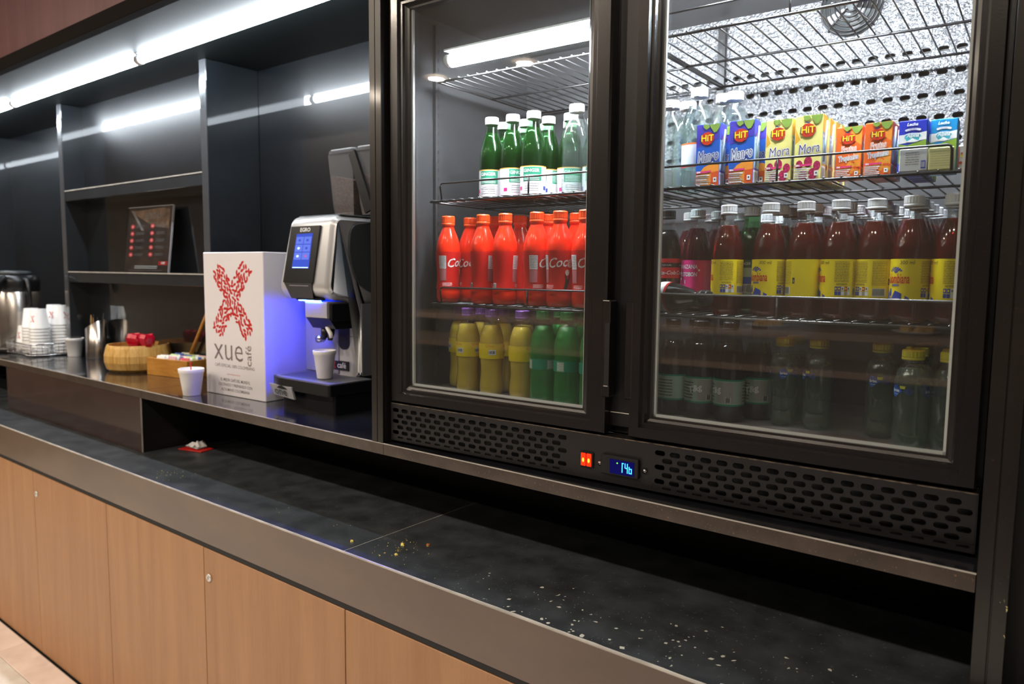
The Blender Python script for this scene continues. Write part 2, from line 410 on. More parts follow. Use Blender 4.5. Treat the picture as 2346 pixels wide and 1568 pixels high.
# raised ledge
t = thing('raised_ledge', 'thin polished black stone ledge carrying the machines and the fridge', 'ledge', (0, 0, 0))
for a, c, yb in ((-4.6, -2.336, 1.54), (-2.336, -1.216, 1.54), (-1.216, -.0905, 1.85)):
    b = B(); b.box(a+.0006, c-.0006, 1.1006, yb, ZL-.026, ZL, stone, .0008)
    b.build('stone_slab', t)
for a, c in ((-4.6, -2.336), (-2.336, -1.216), (-1.216, -.0905)):
    b = B(); b.box(a+.0006, c-.0006, 1.1, 1.1008, ZL-.0258, ZL-.0016, rimstone); b.build('front_rim', t)
b = B(); b.box(-4.6, -.0905, 1.0998, 1.1018, ZL-.0016, ZL+.0003, edgepale); b.build('top_edge', t)

# partition and right post
def upright(name, x0, x1, y1, z0, z1, label):
    t = thing(name, label, 'post', (x0, 1.1, z0))
    xm = (x0+x1)/2-x0; w = x1-x0
    b = B(); b.box(0, w, .002, y1-1.1, 0, z1-z0, darkfront); b.build('panel_body', t)
    b = B(); b.box(0, xm-.0008, -.001, .004, 0, z1-z0, darkfront, .0006); b.build('front_strip', t)
    b = B(); b.box(xm+.0008, w, -.001, .004, 0, z1-z0, darkfront, .0006); b.build('front_strip', t)
    return t
t = upright('divider_post', -1.2525, -1.216, 1.27, ZL, 2.75, 'slim dark upright between the coffee machine bay and the fridge')
b = B(); b.box(0, .006, .1705, .43, 0, 1.75, niche); b.build('rear_panel', t)
t = upright('side_post', -.0899, -.0545, 1.86, ZC, 2.75, 'dark upright post at the right of the fridge with a chipped edge')
b = B()
for px, pz in ((.0325, .176), (.0345, .17), (.035, .165), (.0285, .174), (.035, .13), (.0352, .02), (.0352, .062)):
    z = pz
    vs = [(px+random.uniform(-.002, .001), -.0015, z+random.uniform(-.003, .003)) for _ in range(3)]
    b.add(vs+[(v[0], -.0008, v[2]) for v in vs], [(0,1,2),(0,3,4,1),(1,4,5,2),(2,5,3,0)], pm('chip', (214, 200, 150), .6) if px == .0325 else bpy.data.materials['chip'])
b.build('paint_chips', t, kind='stuff')
b = B(); b.box(-.0545, .8, 1.125, 1.145, ZC, 2.75, void); struct(b, 'wall_right')

# niche: back panels, dividers, shelves, soffit
b = B(); b.box(-2.316, -1.2525, 1.529, 1.545, ZL, 2.06, mirrorb); struct(b, 'wall_bay_right')
b = B(); b.box(-3.454, -2.355, 1.42, 1.545, ZL, 2.06, mirrorb); struct(b, 'wall_bay_middle')
b = B(); b.box(-4.62, -3.494, 1.529, 1.545, ZL, 2.06, mirrorb); struct(b, 'wall_bay_left')
for x0, x1, lab in ((-2.356, -2.316, 'black glossy upright divider behind the white promotional box'), (-3.494, -3.454, 'black glossy upright divider behind the stacks of cups')):
    t = thing('shelf_divider', lab, 'divider', (x0, 1.336, ZL))
    b = B(); b.box(0, x1-x0, .001, .1925, 0, 1.065, niche, .001); b.build('divider_panel', t)
    b = B(); b.box(.001, x1-x0-.001, -.001, .0012, 0, 1.065, nicheedge, .0008); b.build('front_edge', t)
for z, lab in ((1.701, 'upper black glossy wall shelf between the two dividers'), (1.361, 'lower black glossy wall shelf holding the small menu stand')):
    t = thing('wall_shelf', lab, 'shelf', (-3.4535, 1.337, z))
    b = B(); b.box(0, 1.097, .001, .083, -.044, 0, niche, .0012); b.build('shelf_board', t)
    b = B(); b.box(0, 1.097, -.0006, .0012, -.0035, 0.0003, edgepale); b.build('top_edge', t)
b = B(); b.box(-4.62, -1.2525, .976, 1.545, 2.06, 2.075, pm('soffit_glass', (11, 17, 18), .6, spec=.15)); struct(b, 'ceiling_soffit')
b = B(); b.box(-4.7, .8, .976, .995, 2.088, 2.75, woodF); struct(b, 'wall_fascia')
b = B(); b.box(-4.7, .8, .972, .9995, 2.047, 2.088, pm('dark_trim', (22, 17, 16), .8, spec=.1), .001); struct(b, 'trim_2')
b = B(); b.box(-1.2525, .8, .995, 1.11, 2.06, 2.75, blacksh); struct(b, 'wall_above_fridge')
# niche side closing wall at far left
b = B(); b.box(-4.66, -4.62, 1.0, 1.54, ZC, 2.06, niche); struct(b, 'wall_niche_left')
# tube lamps
xs = [-4.6, -3.525, -2.452, -1.38]
for k, lab in enumerate(('far left cool white tube lamp under the soffit', 'middle cool white tube lamp under the soffit', 'near cool white tube lamp running up to the top edge of the photo')):
    t = thing('tube_lamp', lab, 'lamp', (xs[k], 1.19, 2.045), 0)
    L_ = 1.0725
    b = B(); b.tube([(.012, 0, 0), (L_-.012, 0, 0)], .0135, ledM, 14); b.build('tube', t)
    b = B(); b.box(.002, L_-.002, -.016, .016, .0145, .0155, silver); b.build('housing', t)
    for xa in (0, L_-.012):
        b = B(); b.tube([(xa, 0, 0), (xa+.012, 0, 0)], .0162, white, 14); b.build('end_cap', t)

# ------------------------------------------------------------------ fridge (local frame: x along front, y depth, z up)
TH = math.radians(2.0); FO = Vector((-1.207, 1.118, 0))
def FWp(u, d, z): return (FO.x+u*math.cos(TH)-d*math.sin(TH), FO.y+u*math.sin(TH)+d*math.cos(TH), z)
fr = thing('display_fridge', 'black two door glass display fridge full of drinks', 'fridge', tuple(FO), TH)
D0 = .034   # cabinet face behind the doors
b = B()
b.box(0, .022, D0, .50, 1.088, 2.045, blacksh); b.box(1.088, 1.11, D0, .50, 1.088, 2.045, blacksh)
b.box(0, 1.11, .495, .51, 1.0, 2.045, blacksh); b.box(0, 1.11, D0, .50, 1.94, 2.045, blacksh)
b.box(.0, 1.11, D0, .50, 1.088, 1.1, blacksh); b.build('cabinet_shell', fr)
b = B(); b.box(.022, .026, D0+.002, .48, 1.112, 1.94, innerM); b.box(1.084, 1.088, D0+.002, .48, 1.112, 1.94, innerM)
b.box(.026, 1.084, D0+.002, .48, 1.934, 1.94, innerM); b.build('inner_liner', fr)
b = B(); b.box(.026, 1.084, D0+.002, .48, 1.1, 1.112, floorM); b.build('inner_floor', fr)
b = B(); b.box(.532, .585, D0-.012, .07, 1.1, 1.94, blacksh, .002); b.box(.536, .581, D0-.014, D0-.011, 1.126, 1.1275, edgepale); b.build('mullion', fr)

def perforated(b, u0, u1, z0, rows, pu, pz, hw, hh, y, mat, depth=.004, stagger=True, nseg=4, first=0, back=None):
    """plate with rows of stadium slots; each cell is a rectangle with a hole"""
    ring = []
    for q, (sx, sz) in enumerate(((1, 1), (-1, 1), (-1, -1), (1, -1))):
        for k in range(nseg+1):
            a = PI/2*q+PI/2*k/nseg
            ring.append(((hw/2-hh/2)*sx+hh/2*math.cos(a), hh/2*math.sin(a)))
    n = len(ring)
    def outer(w, h):
        o = []
        for (x, z), i in zip(ring, range(n)):
            q = i//(nseg+1); k = i % (nseg+1); sx, sz = ((1, 1), (-1, 1), (-1, -1), (1, -1))[q]
            c = (sx*w/2, sz*h/2)
            t = k/nseg
            if q in (0, 2): o.append((c[0], z+(c[1]-z)*min(1, t*2)) if t < .5 else (x+(c[0]-x)*min(1, (1-t)*2), c[1]))
            else: o.append((x+(c[0]-x)*min(1, t*2), c[1]) if t < .5 else (c[0], z+(c[1]-z)*min(1, (1-t)*2)))
        return o
    O_ = outer(pu, pz)
    for j in range(rows):
        zc = z0+pz*(j+.5); off = (pu/2 if ((j+first) % 2) else 0) if stagger else 0
        u = u0+off
        if off: b.add([(u0, y, zc-pz/2), (u0+off, y, zc-pz/2), (u0+off, y, zc+pz/2), (u0, y, zc+pz/2)], [(0,1,2,3)], mat)
        while u+pu <= u1+1e-6:
            cx = u+pu/2
            vs = [(cx+x, y, zc+z) for x, z in O_]+[(cx+x, y, zc+z) for x, z in ring]+[(cx+x, y+depth, zc+z) for x, z in ring]
            fs = []
            for i in range(n):
                k = (i+1) % n; fs.append((i, n+i, n+k, k)); fs.append((n+i, 2*n+i, 2*n+k, n+k))
            b.add(vs, fs, mat); u += pu
        if u < u1-1e-6: b.add([(u, y, zc-pz/2), (u1, y, zc-pz/2), (u1, y, zc+pz/2), (u, y, zc+pz/2)], [(0,1,2,3)], mat)
# back liner: plain parts and the perforated air panel
b = B(); BY = .474
b.box(.026, 1.084, BY, .48, 1.112, 1.618, innerM)
b.box(.390, 1.084, BY, .48, 1.825, 1.934, backM); b.box(.026, .390, BY, .48, 1.825, 1.934, innerM)
b.box(.026, 1.084, BY+.02, .488, 1.615, 1.828, void)
b.box(.026, .390, BY, .48, 1.612, 1.830, innerM)  # left end, here and above: same metal, dimness put into the colour
perforated(b, .390, 1.084, 1.6175, 5, .0302, .0415, .0185, .0105, BY, backM, .012, False)
b.build('air_panel', fr)
# fan grille on the back panel
t = B(); FU, FZ = .8145, 1.912
for r in (.012, .022, .031, .040, .049, .056):
    t.tube([(FU+r*math.sin(2*PI*i/32), BY-.012, FZ+r*math.cos(2*PI*i/32)) for i in range(32)], .0016, grillM, 6, True)
for k in range(4):
    a = PI/4+k*PI/2; t.tube([(FU+.008*math.sin(a), BY-.0125, FZ+.008*math.cos(a)), (FU+.056*math.sin(a), BY-.0125, FZ+.056*math.cos(a)), (FU+.06*math.sin(a), BY, FZ+.06*math.cos(a))], .0018, grillM, 6)
fan = t.build('fan_grille', fr)
t = B(); t.lathe([(.0001, 0), (.058, 0), (.058, .004), (.0001, .004)], dgrey, 32, cap=False)
t.v = [(FU+x, BY-.001-z, FZ+y) for x, y, z in t.v]
for k in range(5):
    a = 2*PI*k/5; c, s_ = math.cos(a), math.sin(a)
    P_ = [(.008, -.004), (.045, -.014), (.05, .006), (.01, .006)]
    t.add([(FU+x*c-z*s_, BY-.006-(.003 if z < 0 else 0), FZ+x*s_+z*c) for x, z in P_], [(0,1,2,3)], blk)
t.build('fan', fan)
# shelf uprights
for u, d in ((.031, .115), (1.079, .115)):
    b = B(); b.box(u-.004, u+.004, d-.009, d+.009, 1.13, 1.92, innerM)
    for k in range(38):
        z = 1.14+k*.02; sg = 1 if u < .5 else -1
        b.box(u+sg*.0041, u+sg*.0045, d-.002, d+.002, z, z+.009, void)
    b.build('shelf_upright', fr)
b = B(); b.box(.545, .561, BY-.012, BY, 1.13, 1.92, blacksh)
for k in range(38): b.box(.550, .556, BY-.0125, BY-.0118, 1.14+k*.02, 1.149+k*.02, innerM)
b.build('shelf_upright', fr)

# doors
def door(u0, u1, z0, z1, g0, g1, h0, h1, side, lab):
    b = B()
    prof = [(0, .031), (0, .001), (.06, -.003), (.52, -.003), (.60, .003), (.74, .003), (.80, .008), (.92, .010), (1.0, .013), (1.0, .031)]
    rings = []
    for t_, d in prof:
        rings.append([(u0+(g0-u0)*t_, d, z0+(h0-z0)*t_), (u1+(g1-u1)*t_, d, z0+(h0-z0)*t_), (u1+(g1-u1)*t_, d, z1+(h1-z1)*t_), (u0+(g0-u0)*t_, d, z1+(h1-z1)*t_)])
    vs = [p for r in rings for p in r]; fs = []
    for j in range(len(rings)-1):
        for i in range(4): fs.append((4*j+i, 4*j+(i+1) % 4, 4*j+4+(i+1) % 4, 4*j+4+i))
    j = len(rings)-1
    for i in range(4): fs.append((4*j+i, 4*j+(i+1) % 4, (i+1) % 4, i))
    b.add(vs, fs, blackfr)
    d = b.build('door', fr, label=lab)
    b = B(); b.box(g0-.004, g1+.004, .0145, .0175, h0-.004, h1+.004, glassM); b.box(g0-.004, g1+.004, .0255, .028, h0-.004, h1+.004, glassM); b.build('glass_pane', d)
    b = B()
    for (a0, a1, c0, c1) in ((g0, g1, h0, h0+.004), (g0, g0+.004, h0, h1), (g1-.004, g1, h0, h1)):
        b.box(a0, a1, .0185, .0245, c0, c1, white)
    b.build('glass_spacer', d)
    # grip on the meeting edge
    e = u1 if side > 0 else u0; b = B()
    za, zb = 1.157, 1.33
    if side > 0:
        b.box(e-.006, e+.010, -.006, .02, za, zb, blackfr, .002); b.box(e+.0005, e+.0102, -.0062, .012, za+.022, zb-.04, void); b.box(e-.004, e+.0085, -.0068, -.004, zb-.0015, zb, edgepale); b.box(e, e+.0085, -.0068, -.004, za+.0195, za+.021, edgepale)
    else:
        b.box(e-.009, e+.006, -.005, .02, za, zb, blackfr, .002)
    b.build('grip', d)
door(.0, .535, 1.0895, 1.962, .045, .482, 1.127, 1.925, 1, 'left glass door with black frame')
door(.583, 1.105, 1.0905, 1.962, .622, 1.066, 1.129, 1.925, -1, 'right glass door with black frame')
b = B(); b.box(0, 1.11, .0, D0, 1.968, 2.06, blacksh, .002); b.build('header', fr)

# grille plate at the bottom
b = B()
GY = -.002
perforated(b, .0, .466, 1.0148, 5, .0272, .01245, .0186, .0087, GY, grillM, .003, True, 4, 0)
perforated(b, .632, 1.108, 1.0148, 5, .0272, .01245, .0186, .0087, GY, grillM, .003, True, 4, 0)
for a, c in ((0, .466), (.632, 1.108)):
    b.box(a, c, GY, GY+.002, 1.077, 1.0845, grillM)
    b.box(a, c, GY, GY+.003, 1.0022, 1.0056, grillM)
    perforated(b, a, c, 1.0056, 1, .0272, .0092, .0165, .0042, GY+.0006, grillM, .003, True, 4, 1)
b.box(.466, .632, GY, GY+.002, 1.0022, 1.0845, grillM)
b.box(0, 1.108, GY, D0, 1.0845, 1.086, grillM)
b.box(0, 1.108, GY-.0004, GY+.0012, 1.0846, 1.0862, pm('worn_glint', (120, 108, 96), .3, noise=.6, nscale=(80, 80, 80), ncol=(40, 36, 36)))  # glint along the grille lip, put into a mottled strip colour
b.box(-.001, .001, GY, .3, 1.0022, 1.086, grillM); b.box(1.107, 1.109, GY, .3, 1.0022, 1.086, grillM)
b.build('grille_plate', fr)
b = B(); b.box(.004, 1.104, .012, .45, 1.004, 1.083, void); b.build('machine_compartment', fr)
for u in (.03, 1.07):
    b = B(); b.lathe([(.012, ZL+.0002), (.012, 1.004)], blk, 12, u, .06); b.build('foot', fr)
b = B(); b.box(.02, 1.09, .03, .45, ZL+.001, 1.003, void); b.build('base_skid', fr)
# rocker switch and temperature display
b = B(); b.box(.489, .5165, GY-.003, GY, 1.0225, 1.052, blk, .001); sw = b.build('switch', fr)
orM = pm('lit_switch', (230, 50, 10), .3, emis=1.1, ecol=(255, 40, 8)); hotM = em('switch_lamp', (255, 170, 50), 2.5)
for k in (0, 1):
    b = B(); x = .4915+k*.0117; b.box(x, x+.0105, GY-.0055, GY-.003, 1.0255, 1.0495, orM, .0012)
    mp = onfront(GY-.0056, x+.0055, 1.0375); pell(b, mp, 0, -.0008, .0024, .0042, hotM); prect(b, mp, -.002, .0028, .0062, .0074, orM)
    b.build('rocker', sw)
b = B(); b.box(.5345, .6085, GY-.007, GY, 1.019, 1.0535, blacksh, .0012); ds = b.build('temperature_display', fr)
b = B(); b.box(.553, .601, GY-.0082, GY-.007, 1.0225, 1.048, pm('display_window', (8, 10, 60), .15, emis=.12, ecol=(10, 10, 200)), .0006)
blu = em('display_digits', (50, 140, 255), 5); mp = onfront(GY-.0084)
for (a, c, z0, z1) in ((.5775, .5793, 1.027, 1.0445), (.5793, .5815, 1.0428, 1.0445), (.5832, .5849, 1.0355, 1.0445), (.5849, .5877, 1.0350, 1.0368), (.5877, .5894, 1.027, 1.0445), (.5912, .5929, 1.027, 1.0395), (.5929, .5957, 1.027, 1.0288), (.5929, .5957, 1.0348, 1.0366), (.5957, .5974, 1.027, 1.0366)):
    prect(b, mp, a, c, z0, z1, blu)
pell(b, mp, .5685, 1.0425, .0012, .0014, em('green_led', (120, 255, 60), 3)); b.build('digits_window', ds)
for u in (.5298, .6185):
    b = B(); b.lathe([(.0001, 0), (.0045, 0), (.004, .0025), (.0001, .0032)], chrome, 14, cap=False)
    b.v = [(u+x, GY-.001-z, 1.035+y) for x, y, z in b.v]; b.box(u-.003, u+.003, GY-.0045, GY-.0038, 1.0345, 1.0355, dink); b.build('screw', fr)
# tube lamps inside the fridge
for u0, u1, z, d in ((.133, .535, 1.814, .046), (.66, 1.06, 1.892, .045)):
    b = B(); b.tube([(u0, d, z), (u1, d, z)], .0135, flM, 12); l = b.build('tube_lamp', fr)
    b = B(); b.box(u0-.01, u1+.01, d-.014, d+.045, z+.017, z+.021, white)
    b.tube([(u0-.012, d, z), (u0, d, z)], .0135, white, 12); b.tube([(u1, d, z), (u1+.012, d, z)], .0135, white, 12); b.build('lamp_holder', l)

# wire shelves
wm = B(); wm.tube([(0, -.002, 0), (0, .38, 0)], .0013, wireM, 6)
def wire_shelf(u0, u1, z, guard, lab, mat=wireM, gl=None, gr=None, d0=.05):
    t = thing('wire_shelf', lab, 'shelf', FWp(0, 0, z), TH, 'wire shelves inside the fridge'); del t['group']
    bw = B(); bw.tube([(0, d0-.002, 0), (0, d0+.38, 0)], .0014, mat, 6)
    n = int((u1-u0)/.0255); w0 = None
    for i in range(n+1):
        u = u0+.006+i*.0255
        if w0 is None: w0 = bw.build('shelf_wire', t); c = w0
        else: c = w0.copy(); COL.objects.link(c); c.parent = t
        c.location = (u, 0, 0)
    b = B(); b.tube([(u0, d0, -.003), (u1, d0, -.003)], .0024, mat, 8); b.build('front_rail', t)
    for dd in (.19, .38):
        b = B(); b.tube([(u0, d0+dd, -.003), (u1, d0+dd, -.003)], .0024, mat, 8); b.build('cross_rail', t)
    b = B(); b.tube([(u0, d0, -.003), (u0, d0+.38, -.003)], .0022, mat, 8); b.build('side_rail', t)
    b = B(); b.tube([(u1, d0, -.003), (u1, d0+.38, -.003)], .0022, mat, 8); b.build('side_rail', t)
    if guard:
        a = gl or u0+.002; c = gr or u1-.002
        b = B(); pts = [(a, d0+.006, -.004), (a, d0, .028), (a+.0015, d0, .033), (a+.006, d0, .035), (c-.006, d0, .035), (c-.0015, d0, .033), (c, d0, .028), (c, d0+.006, -.004)]
        b.tube(pts, .0019, mat, 8); b.tube([((a+c)/2, d0, .035), ((a+c)/2, d0, -.004)], .0018, mat, 8); b.build('guard_rail', t)
    return t
UL0, UL1, UR0, UR1 = .07, .560, .566, 1.066
wire_shelf(UL0, UL1, 1.788, False, 'black wire shelf under the glaring lamp in the left half of the fridge', d0=.075)
wire_shelf(UR0, UR1, 1.783, True, 'empty black wire shelf at the top of the right half of the fridge')
wire_shelf(UL0, UL1, 1.530, True, 'black wire shelf holding the dark green bottles', gl=.098)
wire_shelf(UR0, UR1, 1.5265, True, 'black wire shelf holding the juice cartons', gr=1.046)
wire_shelf(UL0, UL1, 1.308, True, 'wire shelf holding the red bottles', wireM, gl=.098)
wire_shelf(UR0, UR1, 1.3075, True, 'shiny wire shelf holding the yellow labelled bottles', wireS)

# ------------------------------------------------------------------ bottles
def cap(b, z, r, h, mat):
    b.lathe([(r*.97, z), (r, z+.001), (r, z+h*.22), (r*.93, z+h*.25)], mat, 28)
    b.lathe([(r*.93, z+h*.25), (r, z+h*.3), (r*1.0, z+h*.86)], mat, 40, rib=.045, smooth=False, cap=False)
    b.lathe([(r*1.0, z+h*.86), (r*.93, z+h*.97), (r*.8, z+h), (.0001, z+h)], mat, 28, cap=False)
def shrink(prof, k, top):
    out = []
    for i, (r, z) in enumerate(prof):
        if z > top:
            r0, z0 = prof[i-1]; t = (top-z0)/(z-z0); out.append((max(.0005, (r0+(r-r0)*t)-k), top)); break
        out.append((max(.0005, r-k), z+.0012 if i < 2 else z))
    out.append((.0003, out[-1][1])); return out
def bottle(name, lab, cat, prof, capm, capz, capr, caph, shellm, liq=None, level=0, label=None, loc=(0,0,0), rz=0, group=None, mod=None, shelln='shell'):
    t = thing(name, lab, cat, loc, rz, group)
    b = B(); b.lathe(prof, shellm, 28, cap=False, mod=mod); b.build(shelln, t)
    if liq:
        b = B(); b.lathe([(.0003, prof[0][1]+.001)]+shrink(prof, .0009, level), liq, 24, cap=False, mod=mod); b.build('drink', t)
    b = B(); cap(b, capz, capr, caph, capm); b.build('cap', t)
    if label:
        b = B(); label(b); b.build('label', t)
    return t
PA = [(.0003, .002), (.012, .003), (.019, 0), (.0235, .002), (.0262, .007), (.0265, .012), (.0258, .017), (.0265, .022), (.0265, .104), (.0259, .113), (.0240, .125), (.0203, .138), (.0162, .150), (.0130, .160), (.0122, .168), (.0135, .1685), (.0135, .170), (.011, .171), (.011, .18)]
def col_label(b):
    r = .02672; z0, z1 = .0325, .0935
    b.lathe([(r, z0), (r, z1)], yel, 36, cap=False)
    mp = oncyl(r+.0003); rnd = random.Random(3)
    # front: fan, name, waves
    ptext(b, mp, 'Colombiana', .0205, 0, .064, redL, .0004, 0, 0, .42)
    for k in range(7):
        a = math.radians(-60+k*20); 
        ppoly(b, mp, [(0, .0725), (.011*math.sin(a-.13), .0715+.0095*math.cos(a-.13)), (.012*math.sin(a), .0715+.0108*math.cos(a)), (.011*math.sin(a+.13), .0715+.0095*math.cos(a+.13))], blueL)
    prect(b, mp, -.0065, .0065, .0535, .0565, blueL, 3); ptext(b, oncyl(r+.0005), 'SABOR ORIGINAL', .0022, 0, .055, yel)
    mp5 = oncyl(r+.0003)
    for x0, x1, h0, h1 in ((-.030, -.02, .042, .050), (-.02, -.012, .050, .041), (-.012, -.006, .036, .036), (-.006, 0, .036, .047), (0, .008, .047, .044), (.008, .018, .044, .038), (.018, .028, .038, .0335)):
        ppoly(b, mp5, [(x0, .0332), (x1, .0332), (x1, h1), (x0, h0)], blueL)
    pell(b, mp5, -.009, .0425, .0028, .0042, blueL); ppoly(b, mp5, [(-.0115, .044), (-.0065, .044), (-.0078, .0505), (-.0102, .0505)], blueL)
    ptext(b, oncyl(r+.0005), 'CERCA A DIOS', .0026, -.001, .0346, yel)
    ptext(b, mp, '300 ml', .0075, .0165, .0880, dink)
    # text block to the right
    plines(b, mp, .036, .058, .0575, .0905, 14, dink, rnd, .3); plines(b, mp, .039, .055, .053, .0562, 2, dink, rnd, .45)
    for k, (c, w) in enumerate(((blueL, .0048), (blueL, .0048), (white, .0055), (redL, .005), (white, .0042))):
        prect(b, mp, .037+k*.0048, .037+k*.0048+.0042, .0445, .051, c)
        prect(b, mp, .037+k*.0048, .037+k*.0048+.0042, .0375, .0435, (blueL, blueL, white, labGreyG, white)[k])
        pell(b, oncyl(r+.0005), .0391+k*.0048, .0478, .0012, .0018, (yel, yel, ink, yel, ink)[k])
    # table and barcode
    plines(b, mp, .066, .086, .053, .0905, 15, dink, rnd, .25); prect(b, mp, .0655, .0658, .052, .091, dink)
    prect(b, mp, .0865, .0868, .052, .091, dink)
    prect(b, mp, .066, .0862, .0365, .049, white, 3); pbars(b, oncyl(r+.0005), .067, .085, .038, .0485, 22, dink)
    prect(b, mp, .0905, .0945, .0545, .064, dink); prect(b, mp, .0915, .0935, .0565, .0605, labGreyG)
    ptext(b, oncyl(r+.0003), 'I', .004, .0925, .069, dink)
def pink_label(b):
    r = .02672; b.lathe([(r, .0325), (r, .0935)], pinkL, 36, cap=False); mp = oncyl(r+.0003); rnd = random.Random(4)
    ptext(b, mp, 'MANZANA', .0105, 0, .081, wink, .0003, .1, 0, .8); ptext(b, mp, 'POSTOBON', .0105, 0, .067, wink, .0003, .1, 0, .72)
    ppoly(b, mp, [(-.02, .056), (-.004, .05), (.012, .040), (.02, .036), (.012, .046), (-.004, .057), (-.018, .061)], wink)
    pell(b, mp, .024, .075, .002, .002, wink)
    prect(b, mp, .034, .046, .036, .088, pm('pink_box', (206, 110, 150), .5), 3); plines(b, oncyl(r+.0005), .035, .045, .038, .087, 22, pinkL, rnd, .5)
    ppoly(b, mp, [(.056, .0335), (.059, .0335), (.0583, .045), (.0567, .045)], dink)
def zero_label(b):
    r = .02672; b.lathe([(r, .060), (r, .0965)], capK, 36, cap=False); mp = oncyl(r+.0003)
    b.lathe([(r+.0001, .0885), (r+.0001, .0965)], redM, 36, cap=False); b.lathe([(r+.0001, .060), (r+.0001, .080)], redM, 36, cap=False)
    for ph in (0, 1.6, 3.1, 4.7):
        ptext(b, oncyl(r+.0004, 0, ph), 'Coca-Cola', .0098, 0, .070, wink, .0002, .35); ptext(b, oncyl(r+.0004, 0, ph), 'SIN AZUCAR', .0042, 0, .084, wink)
def green_label(b):
    r = .0267; b.lathe([(r, .004), (r, .060)], paper, 36, cap=False); mp = oncyl(r+.0003); rnd = random.Random(5)
    prect(b, mp, -.024, .016, .030, .057, labG, 8); ptext(b, oncyl(r+.0005), 'GINGER', .0095, -.006, .050, wink, .0002); plines(b, oncyl(r+.0005), -.021, .012, .031, .043, 4, wink, rnd, .4)
    ppoly(b, mp, [(.018, .03), (.03, .03), (.032, .05), (.026, .057), (.020, .052)], wink)
    prect(b, mp, .040, .074, .030, .057, labG, 8); plines(b, oncyl(r+.0005), .042, .072, .032, .055, 8, wink, rnd, .35)
    plines(b, mp, -.02, .010, .008, .026, 4, ink, rnd, .25); prect(b, mp, .022, .030, .012, .020, blueL); prect(b, mp, -.036, -.028, .012, .019, pinkL)
    b.lathe([(r+.0001, .058), (r+.0001, .060)], pm('gold_line', (196, 150, 60), .4), 36, cap=False)
PC = [(.0003, .004), (.014, .004), (.019, 0), (.0235, .002), (.0258, .010), (.0262, .022), (.0255, .030), (.0238, .045), (.0236, .058), (.0248, .078), (.0265, .098), (.0270, .112), (.0258, .126), (.022, .141), (.0165, .155), (.0135, .162), (.0128, .1665), (.0140, .167), (.0140, .1685), (.012, .17), (.012, .182)]
def coke_label(b):
    mp0 = [(.0265, .030), (.0248, .045), (.0246, .058), (.0258, .078), (.0275, .098), (.02775, .111)]
    b.lathe(mp0, cokeL, 32, cap=False)
    def mp(x, z):
        for (r0, z0), (r1, z1) in zip(mp0[:-1], mp0[1:]):
            if z <= z1: break
        r = r0+(r1-r0)*(z-z0)/(z1-z0)+.0004
        return (r*math.sin(x/.0265), -r*math.cos(x/.0265), z)
    ptext(b, mp, 'Coca', .0265, -.006, .087, wink, .0003, .4, .1, .9); ptext(b, mp, 'Cola', .0265, .030, .087, wink, .0003, .4, .1, .9)
    prect(b, mp, -.048, -.031, .074, .102, paper, 3); plines(b, lambda x, z: tuple(1.004*v if i < 2 else v for i, v in enumerate(mp(x, z))), -.047, -.032, .076, .101, 8, ink, random.Random(6), .3)
    prect(b, mp, -.048, -.031, .048, .073, pm('label_pink', (188, 110, 116), .5) if 'label_pink' not in bpy.data.materials else bpy.data.materials['label_pink'], 3)
    ppoly(b, mp, [(.004, .036), (.010, .034), (.016, .046), (.02, .06), (.014, .072), (.006, .066), (.008, .052)], dink); pell(b, mp, .012, .068, .005, .006, wink, 12)
    plines(b, mp, -.040, -.018, .036, .044, 3, wink, random.Random(8), .3); prect(b, mp, .07, .08, .031, .045, wink, 2); pbars(b, lambda x, z: tuple(1.004*v if i < 2 else v for i, v in enumerate(mp(x, z))), .071, .079, .033, .043, 8, dink)
def yellow_label(b):
    b.lathe([(.0266, .081), (.0274, .098), (.0275, .113)], yel, 32, cap=False); mp = oncyl(.0279)
    for x in (-.012, .030, .068):
        ptext(b, mp, 'Q\'lima', .0075, x-.004, .1085, pm('lab_orange', (228, 120, 20), .5) if 'lab_orange' not in bpy.data.materials else bpy.data.materials['lab_orange'])
        prect(b, mp, x-.006, x+.010, .0895, .1005, paper, 2); pbars(b, oncyl(.0281), x-.005, x+.009, .092, .098, 5, dink)
PS = [(.0003, .005), (.012, .005), (.019, 0), (.0245, .003), (.0268, .012), (.027, .03), (.0262, .05), (.0262, .09), (.0275, .105), (.0275, .118), (.0262, .130), (.0215, .148), (.0165, .160), (.0135, .166), (.013, .171), (.0142, .172), (.012, .174), (.012, .184)]
def spr_label(b):
    b.lathe([(.0266, .070), (.0266, .092)], labG, 32, cap=False); mp = oncyl(.027)
    for x in (-.03, .02, .06): prect(b, mp, x, x+.016, .071, .090, labPale, 3); plines(b, oncyl(.0272), x+.001, x+.015, .073, .088, 5, wink, random.Random(2), .35)
PW = [(.0003, .004), (.014, .004), (.021, 0), (.026, .003), (.0285, .010), (.0285, .02), (.0278, .024), (.0285, .028), (.0278, .032), (.0285, .036), (.0285, .085), (.0278, .089), (.0285, .093), (.0278, .097), (.0285, .101), (.028, .118), (.0245, .135), (.0185, .150), (.014, .158), (.0125, .163), (.0150, .164), (.0150, .166), (.012, .168), (.012, .178)]
def water_label(b):
    b.lathe([(.0287, .04), (.0287, .083)], paper, 32, cap=False); b.lathe([(.0289, .080), (.0289, .083)], pm('orange_line', (236, 110, 40), .5), 32, cap=False); b.lathe([(.0289, .04), (.0289, .043)], redM, 32, cap=False)
PB = [(.0003, .007), (.008, .007), (.014, .0), (.019, .001), (.0232, .008), (.0245, .018), (.0245, .034), (.0232, .044), (.0228, .054), (.0238, .064), (.0245, .075), (.0245, .108), (.0238, .116), (.0200, .125), (.0150, .1315), (.0125, .135), (.0125, .139), (.0150, .1395), (.0150, .141), (.012, .142), (.012, .148)]
